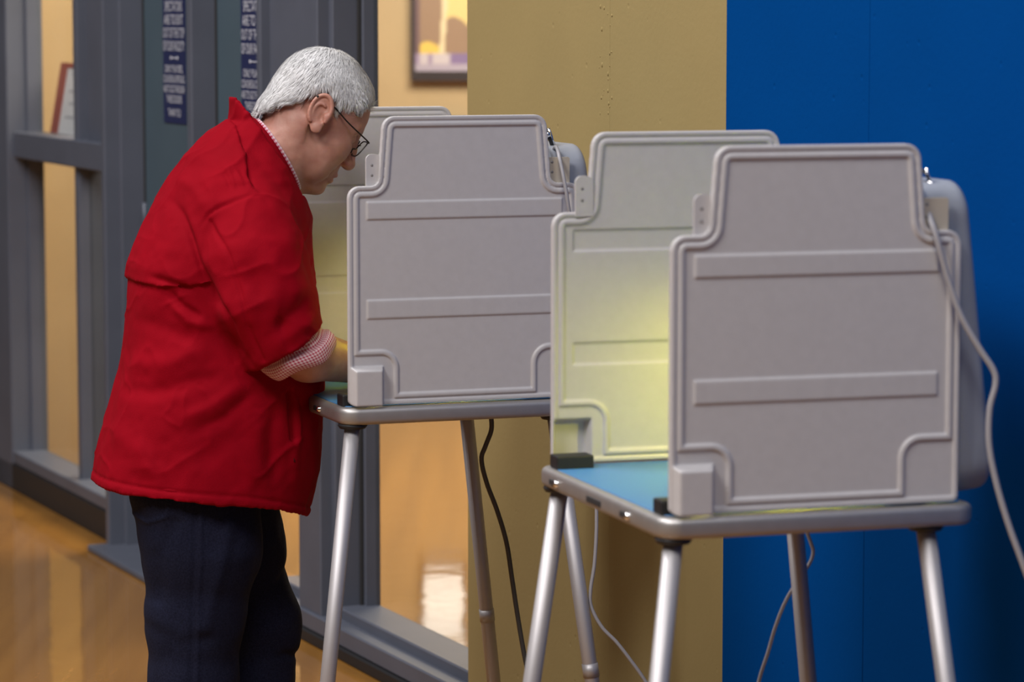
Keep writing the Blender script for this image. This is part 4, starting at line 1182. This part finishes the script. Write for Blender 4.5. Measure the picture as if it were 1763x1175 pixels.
# rolled gingham cuffs
for s in (-1, 1):
    m = np.array([1, -s, 1.0])
    a, b = mp(452, 632, -0.245) * m, mp(552, 556, -0.245) * m
    c = (a + b) / 2; t = (b - a) / np.linalg.norm(b - a); ax = np.array([-t[2], 0, t[0]]); ax = ax if ax[0] > 0 else -ax
    ax = ax / np.linalg.norm(ax); v = np.array([0, 1.0, 0]); r = np.linalg.norm(b - a) / 2
    rings = []
    for q_, rr in ((-0.036, 0.90), (-0.012, 0.93), (0.004, 0.95), (0.007, 1.00), (0.010, 1.08), (0.022, 1.09), (0.034, 1.03), (0.042, 0.96), (0.043, 0.88), (0.036, 0.83), (0.010, 0.80)):
        ring = []
        for k in range(49):
            th = 2 * math.pi * k / 48
            wob = 1 + 0.03 * math.sin(3 * th + q_ * 60) + 0.025 * math.sin(5 * th - q_ * 90)
            tilt = 0.014 * math.cos(th + 0.5) + 0.004 * math.sin(4 * th)
            ring.append(c + ax * (q_ + tilt) + t * r * rr * wob * math.cos(th) + v * 0.88 * r * rr * wob * math.sin(th))
        rings.append(ring)
    cu = loft('shirt_cuff', rings, SHIRT, man, uv_scale=(74, 20)); cu['label'] = 'rolled red gingham shirt cuff'

# ---- jeans
def build_jeans():
    f = Field((-0.26, -0.27, 0.02), (0.32, 0.27, 1.02), 0.0042)
    f.ell((mp(345, 800)[0], 0, 0.87), (0.175, 0.19, 0.16), 0)
    hipn = mp(335, 850, -0.085); hipf = mp(372, 850, 0.085)
    n1 = mp(346, 945, -0.095); n2 = mp(336, 1060, -0.095); n3 = mp(334, 1175, -0.095)
    f.chain([hipn, n1, n2, n3, (n3[0] - 0.02, -0.095, 0.16), (n3[0] - 0.02, -0.095, 0.045)], [0.135, 0.118, 0.098, 0.088, 0.085, 0.088], 0.03)
    m1 = mp(404, 945, 0.095); m2 = mp(438, 1065, 0.095); m3 = mp(434, 1175, 0.095)
    f.chain([hipf, m1, m2, m3, (m3[0] - 0.03, 0.095, 0.16), (m3[0] - 0.03, 0.095, 0.045)], [0.130, 0.105, 0.088, 0.086, 0.085, 0.088], 0.03)
    # knee fullness at the front of the far leg
    f.ell(mp(462, 1085, 0.095), (0.055, 0.07, 0.075), 0.04)
    X, Y, Z = f.ax[0][:, None, None], f.ax[1][None, :, None], f.ax[2][None, None, :]
    f.D = np.maximum(f.D, 0.035 - Z)
    return f.mesh(2), (n3, m3)
(GV, GF), (n3, m3) = build_jeans()
GN = normals(GV, GF)
gs = GV[:, [0, 2]]; gd = np.zeros(len(GV)); gnear = 1 - sstep(GV[:, 1], -0.10, -0.03)
def gcrease(pts, wd, dp, yl=-0.19, msk=None):
    global gd
    P2 = [mp(a, b, yl)[[0, 2]] for a, b in pts]; best = np.full(len(GV), 9.0)
    for i in range(len(P2) - 1): best = np.minimum(best, seg_d(gs, P2[i], P2[i + 1])[0])
    gd = gd + dp * np.exp(-(best / wd) ** 2) * (gnear if msk is None else msk)
gcrease([(342, 842), (341, 920), (340, 1000), (340, 1175)], 0.004, 0.0035)
gcrease([(332, 842), (331, 920), (330, 1000), (330, 1175)], 0.005, -0.0025)
gcrease([(292, 840), (288, 890), (262, 905), (232, 892)], 0.004, 0.003)
gcrease([(300, 900), (280, 960), (278, 1040)], 0.012, -0.005); gcrease([(390, 900), (370, 1000), (350, 1080)], 0.016, 0.005)
gcrease([(270, 1090), (310, 1110), (360, 1100)], 0.016, -0.003)
far = sstep(GV[:, 1], 0.0, 0.03)
gcrease([(440, 1120), (480, 1118), (520, 1128)], 0.010, -0.006, 0.09, far); gcrease([(450, 1000), (480, 985), (510, 960)], 0.012, -0.005, 0.09, far)
gd += 0.004 * vnoise(GV * np.array([12, 12, 7]), 21) + 0.0015 * vnoise(GV * 30, 22)
jeans = mk('jeans', GV + GN * gd[:, None], GF, JEANS, man); jeans['label'] = 'dark navy denim jeans'
# stitched back pocket
pk = [mp(a, b, -0.205) for a, b in ((292, 850), (289, 888), (266, 905), (238, 893))]
# ---- shoes
for (cx, yl) in ((n3[0], -0.095), (m3[0], 0.095)):
    f = Field((cx - 0.16, yl - 0.07, -0.01), (cx + 0.24, yl + 0.07, 0.14), 0.004)
    f.ell((cx - 0.045, yl, 0.045), (0.065, 0.042, 0.055), 0.0); f.ell((cx + 0.05, yl, 0.040), (0.12, 0.045, 0.038), 0.03)
    f.ell((cx + 0.12, yl, 0.032), (0.06, 0.048, 0.030), 0.02); f.cone((cx - 0.03, yl, 0.05), (cx - 0.03, yl, 0.10), 0.05, 0.045, 0.02)
    Zs = f.ax[2][None, None, :]; f.D = np.maximum(f.D, -Zs)
    V, F = f.mesh(1); sh = mk('shoe', V, F, SHOE, man)
